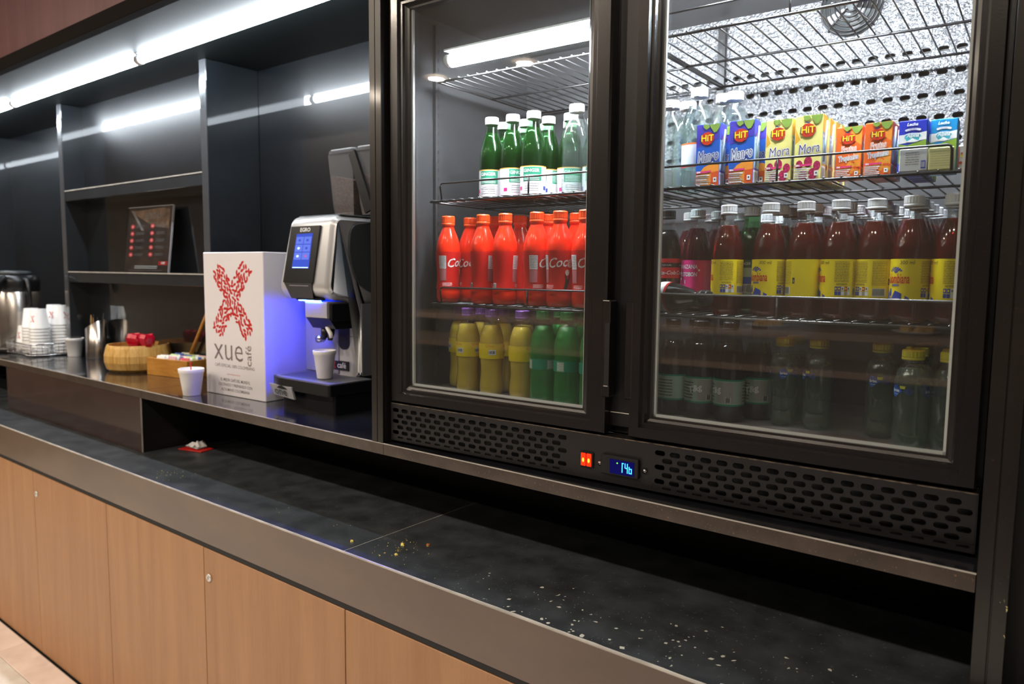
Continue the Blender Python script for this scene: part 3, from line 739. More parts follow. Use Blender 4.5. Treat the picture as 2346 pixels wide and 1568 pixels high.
def bris_label(b):
    b.lathe([(.0246, .083), (.0246, .104)], pm('clear_film', (90, 110, 130), .4) if False else shell, 32, cap=False); mp = oncyl(.02485)
    lb = pm('bright_blue', (30, 96, 196), .4); ly = pm('lime_yellow', (190, 190, 60), .5)
    for x in (-.012, .026+.012, .07):
        ppoly(b, mp, [(x-.0085, .094), (x-.0075, .1), (x-.004, .1035), (x, .1025), (x+.0045, .098), (x+.0095, .0945), (x+.0045, .0905), (x, .0855), (x-.004, .0845), (x-.0075, .088)], lb)
        ppoly(b, mp, [(x+.0095, .0945), (x+.016, .098), (x+.022, .0995), (x+.025, .094), (x+.022, .089), (x+.016, .0905)], lqDark if False else pm('dull_blue', (40, 66, 120), .5))
        ppoly(b, mp, [(x+.005, .102), (x+.014, .102), (x+.013, .0975), (x+.006, .0975)], ly)
        ptext(b, oncyl(.0250), 'brisa', .0062, x-.001, .0945, wink, .0002); ptext(b, oncyl(.0250), 'con gas', .0026, x-.001, .0895, wink)
PD = [(.0003, .004), (.014, .004), (.021, 0), (.0255, .003), (.0275, .010), (.0275, .092), (.026, .108), (.0215, .130), (.0165, .150), (.0135, .160), (.0135, .166), (.0118, .168), (.0118, .176)]
def dark_label(b):
    b.lathe([(.0278, .030), (.0278, .078)], labPale, 32, cap=False); mp = oncyl(.0281); rnd = random.Random(9)
    b.lathe([(.0279, .075), (.0279, .078)], labG, 32, cap=False); b.lathe([(.0279, .030), (.0279, .033)], labG, 32, cap=False)
    for x in (-.02, .068): plines(b, mp, x, x+.03, .036, .070, 6, dink, rnd, .3)
    prect(b, mp, .018, .048, .036, .073, labGreyG, 5); ptext(b, oncyl(.0283), 'T&g', .016, .012, .056, wink, .0004, .2, .3)
    prect(b, mp, .034, .044, .036, .046, wink); pbars(b, oncyl(.0283), .035, .043, .037, .045, 7, dink); prect(b, mp, .036, .043, .049, .055, blueL)

SH = 1.3095
# yellow labelled bottles: front row follows the photograph, rows behind it go straight back
colf = [(.7136, .102, 'yellow labelled bottle showing its ingredients text, left end of the front row'),
        (.7858, .098, 'yellow labelled bottle turned to its name and 300 ml, second in the front row'),
        (.8421, .098, 'yellow labelled bottle showing a barcode at its lower left, third in the front row'),
        (.8945, .099, 'yellow labelled bottle with a row of icons, fourth in the front row'),
        (.9450, .107, 'yellow labelled bottle with icons at left and barcode at right, fifth in the front row'),
        (.9985, .085, 'yellow labelled bottle turned to its name and 300 ml, sixth in the front row'),
        (1.0518, .085, 'yellow labelled bottle at the right end of the front row, cut by the door frame')]
angs = [-1.39, -.5, -3.7, -1.25, -2.27, -.6, -1.57]
c0 = bottle('soda_bottle', colf[0][2], 'bottle', PA, whitecap, .1705, .0138, .0165, shell, lqAmber, .152, col_label, FWp(colf[0][0], colf[0][1], SH), angs[0])
for k, (u, d, lab) in enumerate(colf):
    if k: dup(c0, FWp(u, d, SH), angs[k], lab)
rnd = random.Random(11); NTH = ('first', 'second', 'third', 'fourth', 'fifth', 'sixth', 'last')
for k, (u, d, lab) in enumerate(colf):
    if k == 0: continue
    for j in range(1, 6):
        dup(c0, FWp(u+rnd.uniform(-.0015, .0015), d+.0565*j, SH), rnd.uniform(0, 6), 'yellow labelled bottle in the file behind the %s bottle of its front row' % NTH[k], 'yellow labelled bottles in the file behind the %s front one' % NTH[k])
for j in (4, 5): dup(c0, FWp(.712, .1+.0565*j, SH), 1.0*j, 'yellow labelled bottle in the file behind the first bottle of its front row', 'yellow labelled bottles in the file behind the first front one')
# crimson bottles with pink labels
p0 = bottle('soda_bottle', 'crimson soda bottle with a pink label showing white lettering, front one', 'bottle', PA, whitecap, .1705, .0138, .0165, shell, lqPink, .152, pink_label, FWp(.6338, .162, SH), -.3)
dup(p0, FWp(.6525, .2160, SH), -.9, 'crimson soda bottle with pink label, behind and right of the front pink one')
dup(p0, FWp(.5950, .221, SH), .5, 'crimson soda bottle with pink label, behind and left of the front pink one')
dup(p0, FWp(.677, .272, SH), 1.5, 'crimson soda bottle farther back at the right of the pink labelled ones')
dup(p0, FWp(.616, .275, SH), 2.5, 'crimson soda bottle mostly hidden, farther back at the left of the pink labelled ones')
# green bottle between
def tg_label(b):
    r = .0268; b.lathe([(r, .0325), (r, .0935)], labPale, 36, cap=False); mp = oncyl(r+.0003)
    b.lathe([(r+.0001, .080), (r+.0001, .0935)], pm('deep_green', (40, 84, 60), .5), 36, cap=False); ptext(b, oncyl(r+.0005), 'GINGER ALE', .006, 0, .087, wink, 0, 0, 0, .9)
    prect(b, mp, -.030, .020, .052, .064, blueL, 8); prect(b, mp, -.028, .0, .037, .051, paper, 5); pbars(b, oncyl(r+.0005), -.027, .018, .038, .05, 26, dink)
bottle('soda_bottle', 'green soda bottle with white cap and dull label between yellow labelled ones', 'bottle', PA, whitecap, .1705, .0138, .0165, shellG, lqGreen, .15, tg_label, FWp(.7360, .1565, SH), .2)
# black cola bottle standing at the far left, another lying in front of it
z0 = bottle('cola_bottle', 'upright cola bottle with black and red label at the left door frame', 'bottle', PA, capK, .1705, .0138, .0165, shell, lqDark, .15, zero_label, FWp(.5800, .150, SH), .3)
def bar_label(b):
    r = .02672; b.lathe([(r+.0001, .108), (r-.0003, .1125)], redM, 36, cap=False); b.lathe([(r+.0001, .092), (r+.0001, .108)], wink, 36, cap=False)
zl = bottle('cola_bottle', 'dark cola bottle lying on its side, cap towards the right', 'bottle', PA, capK, .1705, .0138, .0165, shell, lqDark, .165, bar_label, (0, 0, 0))
zl.rotation_euler = (0, math.radians(90), math.radians(-12)+TH); zl.location = FWp(.514, .105, SH+.0270)

# dark green bottles on the left shelf
GSH = 1.5325
g = [(.1865, .115), (.2415, .115), (.2965, .112), (.3490, .170)]
gl = ['dark green bottle with white cap, left end of the front row', 'dark green bottle second from the left in the front row, mostly white label', 'dark green bottle third from the left in the front row', 'dark green bottle just behind the gap before the clear water bottle']
PG = [(.0003, .002), (.012, .003), (.019, 0), (.0235, .002), (.0265, .008), (.0265, .088), (.0250, .099), (.0222, .112), (.0175, .127), (.0135, .140), (.0115, .149), (.0112, .1545), (.0135, .155), (.0135, .1565), (.011, .157), (.011, .165)]
g0 = bottle('green_bottle', gl[0], 'bottle', PG, white, .1555, .0145, .0158, shellG, lqGreen, .138, green_label, FWp(g[0][0], g[0][1], GSH), .6)
for k in (1, 2, 3): dup(g0, FWp(g[k][0], g[k][1], GSH), (.6, 1.3, .7, 1.0)[k], gl[k])
for u, d in ((.1765, .172), (.235, .172), (.2932, .172), (.405, .178), (.19, .23), (.25, .23), (.31, .23), (.37, .23)):
    dup(g0, FWp(u, d, GSH), rnd.uniform(0, 6), 'dark green bottle with white cap behind the front row', 'dark green bottles behind their front row')
w0 = bottle('water_bottle', 'clear ribbed water bottle beside the dark green bottles, cut by the door stile', 'bottle', PW, white, .166, .015, .0165, shell, lqWat, .15, None, FWp(.3965, .115, GSH), 0)
w0.scale = (1, 1, .95)
dup(w0, FWp(.458, .12, GSH), 0, 'clear water bottle hidden behind the stile of the left door', sc=(1, 1, .95))
# clear water bottles at the left of the carton shelf
KSH = 1.529
w1 = bottle('water_bottle', 'tall clear water bottle with a white label behind the first carton', 'bottle', PW, white, .166, .015, .0165, shell, lqWat, .15, water_label, FWp(.634, .148, KSH), 0)
dup(w0, FWp(.592, .122, KSH), .4, 'clear ribbed water bottle at the left end of the carton shelf', sc=(1, 1, .88))
dup(w0, FWp(.598, .185, KSH), .4, 'clear water bottle behind the one at the left end of the carton shelf', sc=(1, 1, .93))
dup(w1, FWp(.655, .215, KSH), 1.4, 'clear water bottle with white cap behind the tall one, second back')
dup(w1, FWp(.694, .165, KSH), 2.4, 'clear water bottle showing its neck over the gap between the first cartons', sc=(1, 1, .94))

# red bottles
rl = [(.0880, .088), (.1857, .088), (.2445, .088), (.3233, .088), (.3790, .088)]
rlab = ['red bottle at the left end of the front row, standing apart', 'red bottle second in the front row, white box on its label', 'red bottle in the middle of the front row', 'red bottle fourth in the front row, name at its right', 'red bottle at the right end of the front row by the door stile']
r0 = bottle('red_bottle', rlab[0], 'bottle', PC, capR, .1685, .0145, .0205, cokeM, None, 0, coke_label, FWp(*rl[0], 1.3098), 1.75, shelln='bottle_body')
for k in range(1, 5): dup(r0, FWp(*rl[k], 1.3098), (2.95, 3.15, 1.9, .8)[k-1], rlab[k])
for k, (u, d) in enumerate(((.1017, .1465), (.1757, .1465), (.2403, .1465), (.3129, .1465), (.3817, .1465), (.10, .204), (.16, .204), (.222, .204), (.285, .204), (.345, .204), (.437, .09), (.41, .204), (.44, .15), (.495, .09))):
    dup(r0, FWp(u, d, 1.3098), .6+k*1.3, 'red bottle standing behind the front row of red bottles', 'red bottles behind their front row')
# yellow drinks with purple caps
yl = [(.1397, .096, 'yellow drink bottle with purple cap, left one of the front row'), (.2048, .096, 'yellow drink bottle with purple cap, middle of the front row'), (.2840, .096, 'yellow drink bottle with purple cap, touching the green bottles')]
FZ0 = 1.1125
y0 = bottle('yellow_drink_bottle', yl[0][2], 'bottle', PC, capP, .1685, .0145, .0175, shell, lqYel, .152, yellow_label, FWp(yl[0][0], yl[0][1], FZ0), .4)
for k in (1, 2): dup(y0, FWp(yl[k][0], yl[k][1], FZ0), .3+k*.8, yl[k][2])
for k, (u, d) in enumerate(((.0700, .152), (.132, .153), (.1923, .153), (.252, .153), (.14, .212), (.2, .212))): dup(y0, FWp(u, d, FZ0), k*1.7, 'yellow drink bottle with purple cap standing behind the front row', 'yellow drink bottles behind the front row')
s0 = bottle('green_soda_bottle', 'green see-through bottle next to the yellow drinks', 'bottle', PS, capG, .171, .0148, .0175, shellG, lqSpr, .158, spr_label, FWp(.3415, .09, FZ0), .2)
dup(s0, FWp(.3985, .09, FZ0), .9, 'green see-through bottle second from the yellow drinks')
dup(s0, FWp(.458, .09, FZ0), 1.9, 'green see-through bottle cut by the door stile')
for k, (u, d) in enumerate(((.345, .149), (.405, .149), (.36, .208), (.42, .208))): dup(s0, FWp(u, d, FZ0), k, 'green see-through bottle standing behind the front green ones', 'green soda bottles behind the front ones')
# right bottom: dark bottles and yellow capped water
d0 = bottle('dark_bottle', 'dark bottle with a pale green text label, leftmost on the right floor', 'bottle', PD, capK, .165, .0138, .0155, shell, lqDark, .14, dark_label, FWp(.5975, .148, FZ0), 3.3)
dup(d0, FWp(.6530, .148, FZ0), -.35, 'dark bottle with white lettering on its label, second on the right floor')
dup(d0, FWp(.7085, .148, FZ0), -1.05, 'dark bottle with a barcode label, third on the right floor')
dup(d0, FWp(.7420, .205, FZ0), -.5, 'dark bottle standing farther back between barcode bottle and clear one')
for k, (u, d) in enumerate(((.62, .206), (.68, .206), (.61, .264), (.67, .264))): dup(d0, FWp(u, d, FZ0), k*1.1, 'dark bottle in the back rows on the right floor', 'dark bottles in the back rows')
def lobes(r, z, a):
    if z > .02: return r
    return r*(1-.16*(1-z/.02)*(.5+.5*math.cos(5*a)))
b0 = bottle('sparkling_water_bottle', 'clear bottle with lime yellow cap and blue bow label, front one at the right', 'bottle', PB, capY, .1405, .0158, .0150, shell, lqPale, .128, bris_label, FWp(1.0096, .088, FZ0), -.25, mod=lobes)
dup(b0, FWp(1.0605, .086, FZ0), 1.1, 'clear bottle with lime yellow cap cut by the right door frame')
dup(b0, FWp(.7975, .175, FZ0), -1.2, 'clear bottle with yellow cap standing alone near the dark bottles')
dup(b0, FWp(.8000, .235, FZ0), .5, 'clear yellow capped bottle half hidden behind the lone one')
dup(b0, FWp(.8545, .175, FZ0), 2.6, 'clear yellow capped bottle second from the dark bottles')
dup(b0, FWp(.9540, .175, FZ0), .2, 'clear yellow capped bottle left of the front blue bow one')
for k in range(1, 4):
    dup(b0, FWp(1.0075, .088+.055*k, FZ0), k*1.2, 'yellow capped bottle lined up in the files behind the two front ones at the right', 'yellow capped bottles lined up in files')
    dup(b0, FWp(1.0575, .086+.055*k, FZ0), k*.7, 'yellow capped bottle lined up in the files behind the two front ones at the right', 'yellow capped bottles lined up in files')

# ------------------------------------------------------------------ cartons
cB = pm('carton_blue', (28, 92, 190), .35); cP = pm('carton_violet', (70, 60, 170), .35); cO = pm('carton_orange', (232, 104, 36), .35); cY = pm('carton_pale_yellow', (238, 228, 140), .35)
cYd = pm('carton_gold', (226, 170, 50), .4); cM = pm('mango_flesh', (240, 150, 50), .4); cOr2 = pm('carton_deep_orange', (220, 84, 30), .4); leafM = pm('leaf_print', (122, 150, 60), .45)
emb = pm('emblem_red', (196, 48, 24), .4); yl2 = pm('letter_yellow', (250, 214, 40), .4); berry = pm('berry_print', (168, 24, 76), .4); strip = pm('pink_strip', (226, 60, 130), .4)
cSil = pm('straw_wrap', (178, 200, 216), .25); navy = pm('navy_letter', (40, 40, 120), .4); milkB = pm('milk_blue', (36, 52, 180), .35); milkC = pm('milk_sky', (20, 140, 206), .35); grass = pm('grass_print', (128, 158, 40), .45); teal = pm('teal_oval', (60, 170, 190), .4)
def carton_box(t, w, h, dp, m_):
    b = B(); b.box(0, w, 0, dp, 0, h-.0022, m_, .0009)
    b.prism([(0.0012, h-.0024), (dp/2-.0012, h-.0002), (dp/2+.0012, h-.0002), (dp-.0012, h-.0024)], .0006, w-.0006, 'x', m_)
    b.box(.0005, w-.0005, dp/2-.0007, dp/2+.0007, h-.002, h, white); return b.build('carton_body', t)
def hit(b, mp, w, h, k):
    # leaves, emblem and the brand letters
    e = .0001
    ppoly(b, k(7), [(w*.28, h*.975), (w*.52, h*.975), (w*.56, h*.93), (w*.42, h*.89), (w*.30, h*.93)], leafM); ppoly(b, k(7), [(w*.55, h*.975), (w*.98, h*.975), (w*.98, h*.93), (w*.86, h*.85), (w*.74, h*.84), (w*.62, h*.91)], leafM)
    pts = [(w*.47+w*.27*math.cos(a)*(1+.07*(i % 2)), h*.755+h*.098*math.sin(a)*(1+.07*(i % 2))) for i, a in enumerate([2*PI*j/22 for j in range(22)])]
    ppoly(b, k(8), pts, emb)
    ppoly(b, k(8), [(w*.34, h*.86), (w*.40, h*.885), (w*.47, h*.87), (w*.56, h*.885), (w*.52, h*.865), (w*.46, h*.858), (w*.40, h*.868)], navy)
    ptext(b, k(9), 'HiT', h*.145, w*.455, h*.752, dink, h*.004, 0, 0, 1.0); ptext(b, k(10), 'HiT', h*.138, w*.47, h*.758, yl2, h*.0032, 0, 0, .98)
def lay(y0, ax='f', x=0):
    def k(i):
        if ax == 'f': return onfront(y0-.0001-.00009*i)
        return onright(x+.0001+.00009*i)
    return k
def juice(kind, lab, w, h, dp, loc, rz, grp=None):
    t = thing('juice_carton', lab, 'carton', loc, rz, grp)
    base = {'mango': cB, 'mora': cY, 'tropic': cO}[kind]
    carton_box(t, w, h, dp, base); b = B(); k = lay(0); mp = k(0); rn = random.Random(1)
    if kind == 'mango':
        ppoly(b, mp, [(.0006, h*.62), (w-.0006, h*.74), (w-.0006, h*.975), (.0006, h*.975)], cP)
        ppoly(b, k(1), [(w*.2, .001), (w-.0006, .001), (w-.0006, h*.34), (w*.84, h*.36), (w*.55, h*.345), (w*.35, h*.31), (w*.22, h*.25)], cM)
        ppoly(b, k(1), [(.0006, .001), (w*.22, .001), (w*.22, h*.25), (.0006, h*.24)], cOr2); ppoly(b, k(2), [(w*.66, .001), (w-.0006, .001), (w-.0006, h*.24), (w*.66, h*.22)], cOr2)
        for x_, z_, m_ in ((0, 0, wink), (.0006, .0004, wink), (-.0006, -.0004, wink)): ptext(b, k(3), 'Mango', h*.255, w*.5+x_, h*.475+z_, m_, .0009, .25, .12, .50)
        ptext(b, k(4), 'Mango', h*.255, w*.5, h*.475, navy, -.0003, .25, .12, .50)
    elif kind == 'mora':
        ppoly(b, mp, [(.0006, h*.55), (w*.2, h*.62), (.0006, h*.8)], cYd)
        ptext(b, k(3), 'Mora', h*.22, w*.52, h*.475, wink, .0009, .2, .1, .68); ptext(b, k(4), 'Mora', h*.22, w*.52, h*.475, navy, -.0002, .2, .1, .68)
        rb = random.Random(5)
        for (x_, z_, r_) in ((.2, .24, .13), (.52, .28, .15), (.85, .22, .13), (.7, .1, .16), (.35, .08, .16)):
            pell(b, k(1), w*min(x_, .84), h*z_, w*r_, h*r_*.55, berry, 14)
            for q in range(9): pell(b, k(2), w*min(x_, .84)+w*r_*.7*rb.uniform(-1, 1), h*z_+h*r_*.38*rb.uniform(-1, 1), .0009, .0009, strip, 6)
    else:
        ppoly(b, mp, [(w*.35, h*.2), (w-.0006, h*.1), (w-.0006, h*.55), (w*.7, h*.45)], cM); ppoly(b, mp, [(w*.5, h*.8), (w-.0006, h*.62), (w-.0006, h*.98), (w*.7, h*.98)], cM)
        for y_, tx in ((.56, 'Frutas'), (.40, 'Tropicales')):
            ptext(b, k(3), tx, h*(.17 if y_ > .5 else .14), w*.5, h*y_, wink, .0008, .2, .12, .64 if y_ > .5 else .6); ptext(b, k(4), tx, h*(.17 if y_ > .5 else .14), w*.5, h*y_, navy if y_ < .5 else cO, -.0002, .2, .12, .64 if y_ > .5 else .6)
        for q in range(12): pell(b, k(1), w*(.6+.35*rn.random()), h*(.12+.2*rn.random()), .0028, .0022, (cYd, cM, cOr2)[q % 3], 8)
    # lower information panels
    ppoly(b, k(5), [(w*.03, h*.215), (w*.66, h*.225), (w*.66, h*.255), (w*.03, h*.245)], strip); ptext(b, k(6), 'SIN', h*.04, w*.14, h*.232, wink, .0002)
    for i in range(5):
        z_ = h*(.17-.033*i); ppoly(b, k(5), [(w*.04, z_), (w*(.60-.05*(i % 3)), z_+.0003), (w*(.60-.05*(i % 3)), z_+h*.022), (w*.04, z_+h*.021)], (wink, labGreyG)[i % 2] if kind == 'mango' else wink)
        plines(b, k(6), w*.05, w*.5, z_+.0002, z_+h*.02, 1, ink, rn, .35)
    prect(b, k(5), w*.76, w*.9, h*.07, h*.145, wink); pell(b, k(6), w*.83, h*.11, w*.035, h*.015, dink, 8)
    hit(b, mp, w, h, k)
    # right side: straw in its wrapper, ribbon of print, barcode
    k2 = lay(0, 'r', w); side = {'mango': cP, 'mora': cYd, 'tropic': cOr2}[kind]
    ppoly(b, k2(0), [(.0008, .001), (dp-.0008, .001), (dp-.0008, h-.003), (.0008, h-.003)], side); ppoly(b, k2(1), [(.001, .001), (dp*.8, .001), (dp*.8, h*.22), (.001, h*.22)], wink)
    pbars(b, k2(2), .002, dp*.7, .002, h*.19, 12, ink); ppoly(b, k2(1), [(.001, h*.25), (dp*.95, h*.25), (dp*.9, h*.72), (.001, h*.72)], cSil)
    for q in range(10): pell(b, k2(2), .003+(dp-.006)*rn.random(), h*(.62+.14*rn.random()), .002, .0022, (wink, berry, navy)[q % 3], 7)
    b.build('printed_design', t)
    b = B(); b.tube([(w+.0017, .006, h*.28), (w+.0017, dp*.62, h*.9)], .0017, cSil, 8); b.build('straw', t)
    return t
CSH = 1.5292; cd0 = .098
_FW = FWp
def FWc(u, d, z): return _FW(u-.016*(1.207-u)/1.25 if d > .07 else u, d, z)
m1 = juice('mango', 'blue mango juice carton nearest the water bottles', .043, .1095, .030, FWc(.6585, cd0, CSH), TH)
dup(m1, FWc(.7165, cd0, CSH), TH, 'blue mango juice carton second from the water bottles')
for j, (u, d) in enumerate(((.668, .118), (.726, .117), (.7265, .152), (.668, .154))): dup(m1, FWc(u, cd0+d-.082, CSH), TH, 'blue mango juice carton standing behind the two front mango ones', 'blue cartons behind the front mango ones')
o1 = juice('mora', 'pale yellow blackberry juice carton beside the blue ones', .0425, .1045, .030, FWc(.7770, cd0+.002, CSH), TH)
dup(o1, FWc(.8245, cd0-.002, CSH), TH, 'pale yellow blackberry juice carton beside the orange ones', sc=(1, 1, 1.01))
for j in range(1, 5): dup(o1, FWc(.8250+.0015*j, cd0+.033*j, CSH), TH, 'pale yellow carton in the files behind the two front yellow ones', 'yellow cartons behind the front yellow ones')
for j in range(1, 4): dup(o1, FWc(.779, cd0+.033*j, CSH), TH, 'pale yellow carton in the files behind the two front yellow ones', 'yellow cartons behind the front yellow ones')
t1 = juice('tropic', 'orange tropical fruit carton beside the pale yellow ones, slightly set back', .0385, .0835, .028, FWc(.8830, cd0+.014, CSH), TH)
dup(t1, FWc(.9270, cd0, CSH), TH, 'orange tropical fruit carton beside the dark blue milk carton', sc=(1, 1, 1.0))
for j in (1, 2): dup(t1, FWc(.927, cd0+.031*j, CSH), TH, 'orange carton standing behind the front orange one', 'orange cartons behind')
def milk(lab, col, w, h, dp, loc):
    t = thing('milk_carton', lab, 'carton', loc, TH); carton_box(t, w, h, dp, col); b = B(); k = lay(0)
    ppoly(b, k(0), [(.0006, h*.56), (w-.0006, h*.62), (w-.0006, h*.76), (w*.6, h*.73), (.0006, h*.72)], wink)
    ppoly(b, k(0), [(.0006, .001), (w-.0006, .001), (w-.0006, h*.62), (w*.7, h*.58), (w*.3, h*.53), (.0006, h*.56)], grass)
    ppoly(b, k(1), [(w*.3, h*.40), (w*.42, h*.47), (w*.6, h*.44), (w*.72, h*.5), (w*.68, h*.38), (w*.5, h*.36)], dink); ppoly(b, k(2), [(w*.55, h*.42), (w*.63, h*.49), (w*.62, h*.4)], wink)
    pts = [(w*.5+w*.33*math.copysign(abs(math.cos(a))**.6, math.cos(a))*(1 if math.sin(a) > 0 else .82), h*.66+h*.085*math.copysign(abs(math.sin(a))**.7, math.sin(a))) for a in [2*PI*i/28 for i in range(28)]]
    ppoly(b, k(2), pts, wink); pt2 = [(w*.5+(x-w*.5)*.88, h*.66+(z-h*.66)*.84) for x, z in pts]; ppoly(b, k(3), pt2, teal)
    ppoly(b, k(4), [(w*.28, h*.60), (w*.42, h*.63), (w*.5, h*.655), (w*.58, h*.63), (w*.72, h*.60), (w*.6, h*.585), (w*.4, h*.585)], wink)
    ptext(b, k(5), 'Alpina', h*.11, w*.5, h*.705, wink, .0002, .3, 0, .7)
    for i in range(7):
        a = -.6+.2*i; x_ = w*.5+w*.30*math.sin(a*1.4); z_ = h*.815-h*.03*(a*1.2)**2; pell(b, k(4), x_, z_, w*.06, h*.02, wink, 8)
    ptext(b, k(5), 'ENTERA', h*.03, w*.5, h*.815, navy); ptext(b, k(5), 'Leche', h*.075, w*.47, h*.90, wink, .0002, .25)
    prect(b, k(2), .0008, w*.2, .001, h*.2, milkB); prect(b, k(3), w*.2, w*.55, h*.03, h*.12, wink)
    k2 = lay(0, 'r', w); ppoly(b, k2(0), [(.001, .001), (dp-.001, .001), (dp-.001, h*.6), (.001, h*.6)], grass)
    b.build('printed_design', t); return t
milk('dark blue topped milk carton beside the orange ones', milkB, .0375, .0815, .028, FWc(.9735, cd0, CSH))
milk('sky blue topped milk carton at the right end of the row', milkC, .0345, .0815, .028, FWc(1.0135, cd0+.012, CSH))
for j in (1, 2, 3): dup(bpy.data.objects['milk_carton'], FWc(.975, cd0+.031*j, CSH), TH, 'milk carton standing behind the dark blue front one', 'milk cartons behind the dark blue one')
# small cartons lying in front of the milk, their printed sides to the glass
def small(lab, col, w, h, loc, kind):
    t = thing('small_carton', lab, 'carton', loc, TH); b = B(); b.box(0, w, 0, .02, 0, h, col, .0008); b.build('carton_body', t)
    b = B(); k = lay(0); rn = random.Random(len(lab))
    if kind == 0: plines(b, k(0), .008, w*.72, .008, h-.004, 6, ink, rn, .3); prect(b, k(0), w*.78, w*.95, .003, h*.45, milkB); pbars(b, k(1), w*.79, w*.94, .005, h*.4, 5, wink)
    elif kind == 1: plines(b, k(0), .003, w-.003, .004, h-.004, 7, ink, rn, .15)
    else:
        for q in range(14): pell(b, k(0), .002+(w-.004)*rn.random(), h*.6*rn.random()+.002, .0024, .0022, (redM, yel, blueL, cOr2)[q % 4], 7)
        prect(b, k(0), 0, .0012, .001, h-.001, redM)
    b.build('printed_design', t); return t
small('small white carton with a text panel lying in front of the milk', white, .036, .032, FWc(.979, .0595, CSH), 0)
small('small pale yellow carton lying in front of the sky blue milk', pm('cream_yellow', (240, 232, 160), .4), .031, .031, FWc(1.0165, .0595, CSH), 1)
small('small white and red carton at the right door frame', white, .02, .032, FWc(1.0525, .066, CSH), 2)

# ------------------------------------------------------------------ things on the ledge
def foam_cup(b, r0, r1, h, z=0, lip=.0022, mat=foam):
    b.lathe([(.0001, z), (r0, z), (r0+.0006, z+.002), (r1-.003, z+h*.83), (r1-.001, z+h*.85), (r1, z+h-.002), (r1-.001, z+h), (r1-lip-.001, z+h-.0015), (r0-.002, z+.006), (.0001, z+.005)], mat, 32, cap=False)
def cup(lab, loc, r0, r1, h, coffee=False):
    t = thing('foam_cup', lab, 'cup', loc); b = B(); foam_cup(b, r0, r1, h); b.build('cup_body', t)
    return t
cup('white foam cup standing on the tray of the coffee machine', (-1.643, 1.274, 1.0815), .0205, .0320, .078)
c2 = cup('white foam cup with a red stirrer beside the white promotional box', (-2.132, 1.156, ZL), .0245, .0375, .082)
b = B(); b.tube([(.004, .0, .03), (.016, -.010, .098)], .0017, redM, 6); b.box(.0145, .0185, -.0125, -.0075, .094, .103, redM, .001); b.build('stirrer', c2)
cup('white foam cup standing alone between the cup basket and the steel canister', (-3.445, 1.345, ZL), .026, .038, .080)
# airpot
t = thing('airpot', 'steel airpot with black pump top at the left edge of the photo', 'airpot', (-3.875, 1.270, ZL)); t.scale = (1.1, 1.1, 1)
b = B(); b.lathe([(.0001, 0), (.096, 0), (.098, .004), (.098, .02), (.092, .024)], blk, 36, cap=False); b.build('base', t)
b = B(); b.lathe([(.092, .022), (.093, .026), (.093, .262), (.086, .276)], steel, 40, cap=False); b.build('body', t)
b = B(); b.lathe([(.088, .270), (.092, .28), (.093, .318), (.088, .338), (.070, .347), (.0001, .349)], blk, 36, cap=False); b.build('collar', t)
b = B(); b.lathe([(.0001, .347), (.062, .347), (.066, .352), (.062, .362), (.030, .366), (.0001, .366)], dgrey, 32, cap=False)
b.box(-.02, .02, -.10, -.04, .350, .361, dgrey, .004); b.build('pump_lever', t)
b = B(); c_, s_ = math.cos(-.75), math.sin(-.75)
b.tube([(x*c_, x*s_, z) for x, z in ((.07, .325), (.105, .325), (.128, .312), (.133, .285), (.133, .262))], [.020, .018, .016, .013, .010], blk, 12); b.build('spout', t)
b = B(); b.tube([(x*math.cos(.1), x*math.sin(.1), z) for x, z in ((.088, .33), (.112, .32), (.122, .28), (.124, .22), (.12, .2))], .008, blk, 10); b.build('handle', t)
# wire basket and stacked cups
t = thing('wire_basket', 'low chrome wire basket holding stacks of white cups', 'basket', (-3.78, 1.2, ZL))
b = B(); w_, d_ = .27, .19
def rect(z, e=0): return [(-e, -e, z), (w_+e, -e, z), (w_+e, d_+e, z), (-e, d_+e, z)]
b.tube(rect(.055, .004), .003, chrome, 8, True); b.build('rim', t)
for z in (.008, .024, .04):
    b = B(); b.tube(rect(z), .0016, chrome, 6, True); b.build('ring_wire', t)
b = B()
for i in range(15):
    x = w_*i/14; b.tube([(x, -.003, .055), (x, 0, .006), (x, d_, .006), (x, d_+.003, .055)], .0012, chrome, 5)
for i in range(10):
    y = d_*i/9; b.tube([(-.003, y, .055), (0, y, .006), (w_, y, .006), (w_+.003, y, .055)], .0012, chrome, 5)
b.build('mesh_wires', t, kind='stuff')
sp = [(-3.742, 1.262, 3, .03), (-3.655, 1.258, 9, 0), (-3.568, 1.256, 9, 0), (-3.735, 1.345, 4, 0), (-3.645, 1.345, 10, 0), (-3.565, 1.340, 10, 0)]
pc = None
labs = ['printed white paper cup in the far front stack in the wire basket', 'printed white paper cup in the middle front stack in the wire basket', 'printed white paper cup in the near front stack in the wire basket', 'printed white paper cup in the low back left stack in the wire basket', 'printed white paper cup in the tall back middle stack in the wire basket', 'printed white paper cup in the tall back right stack in the wire basket']
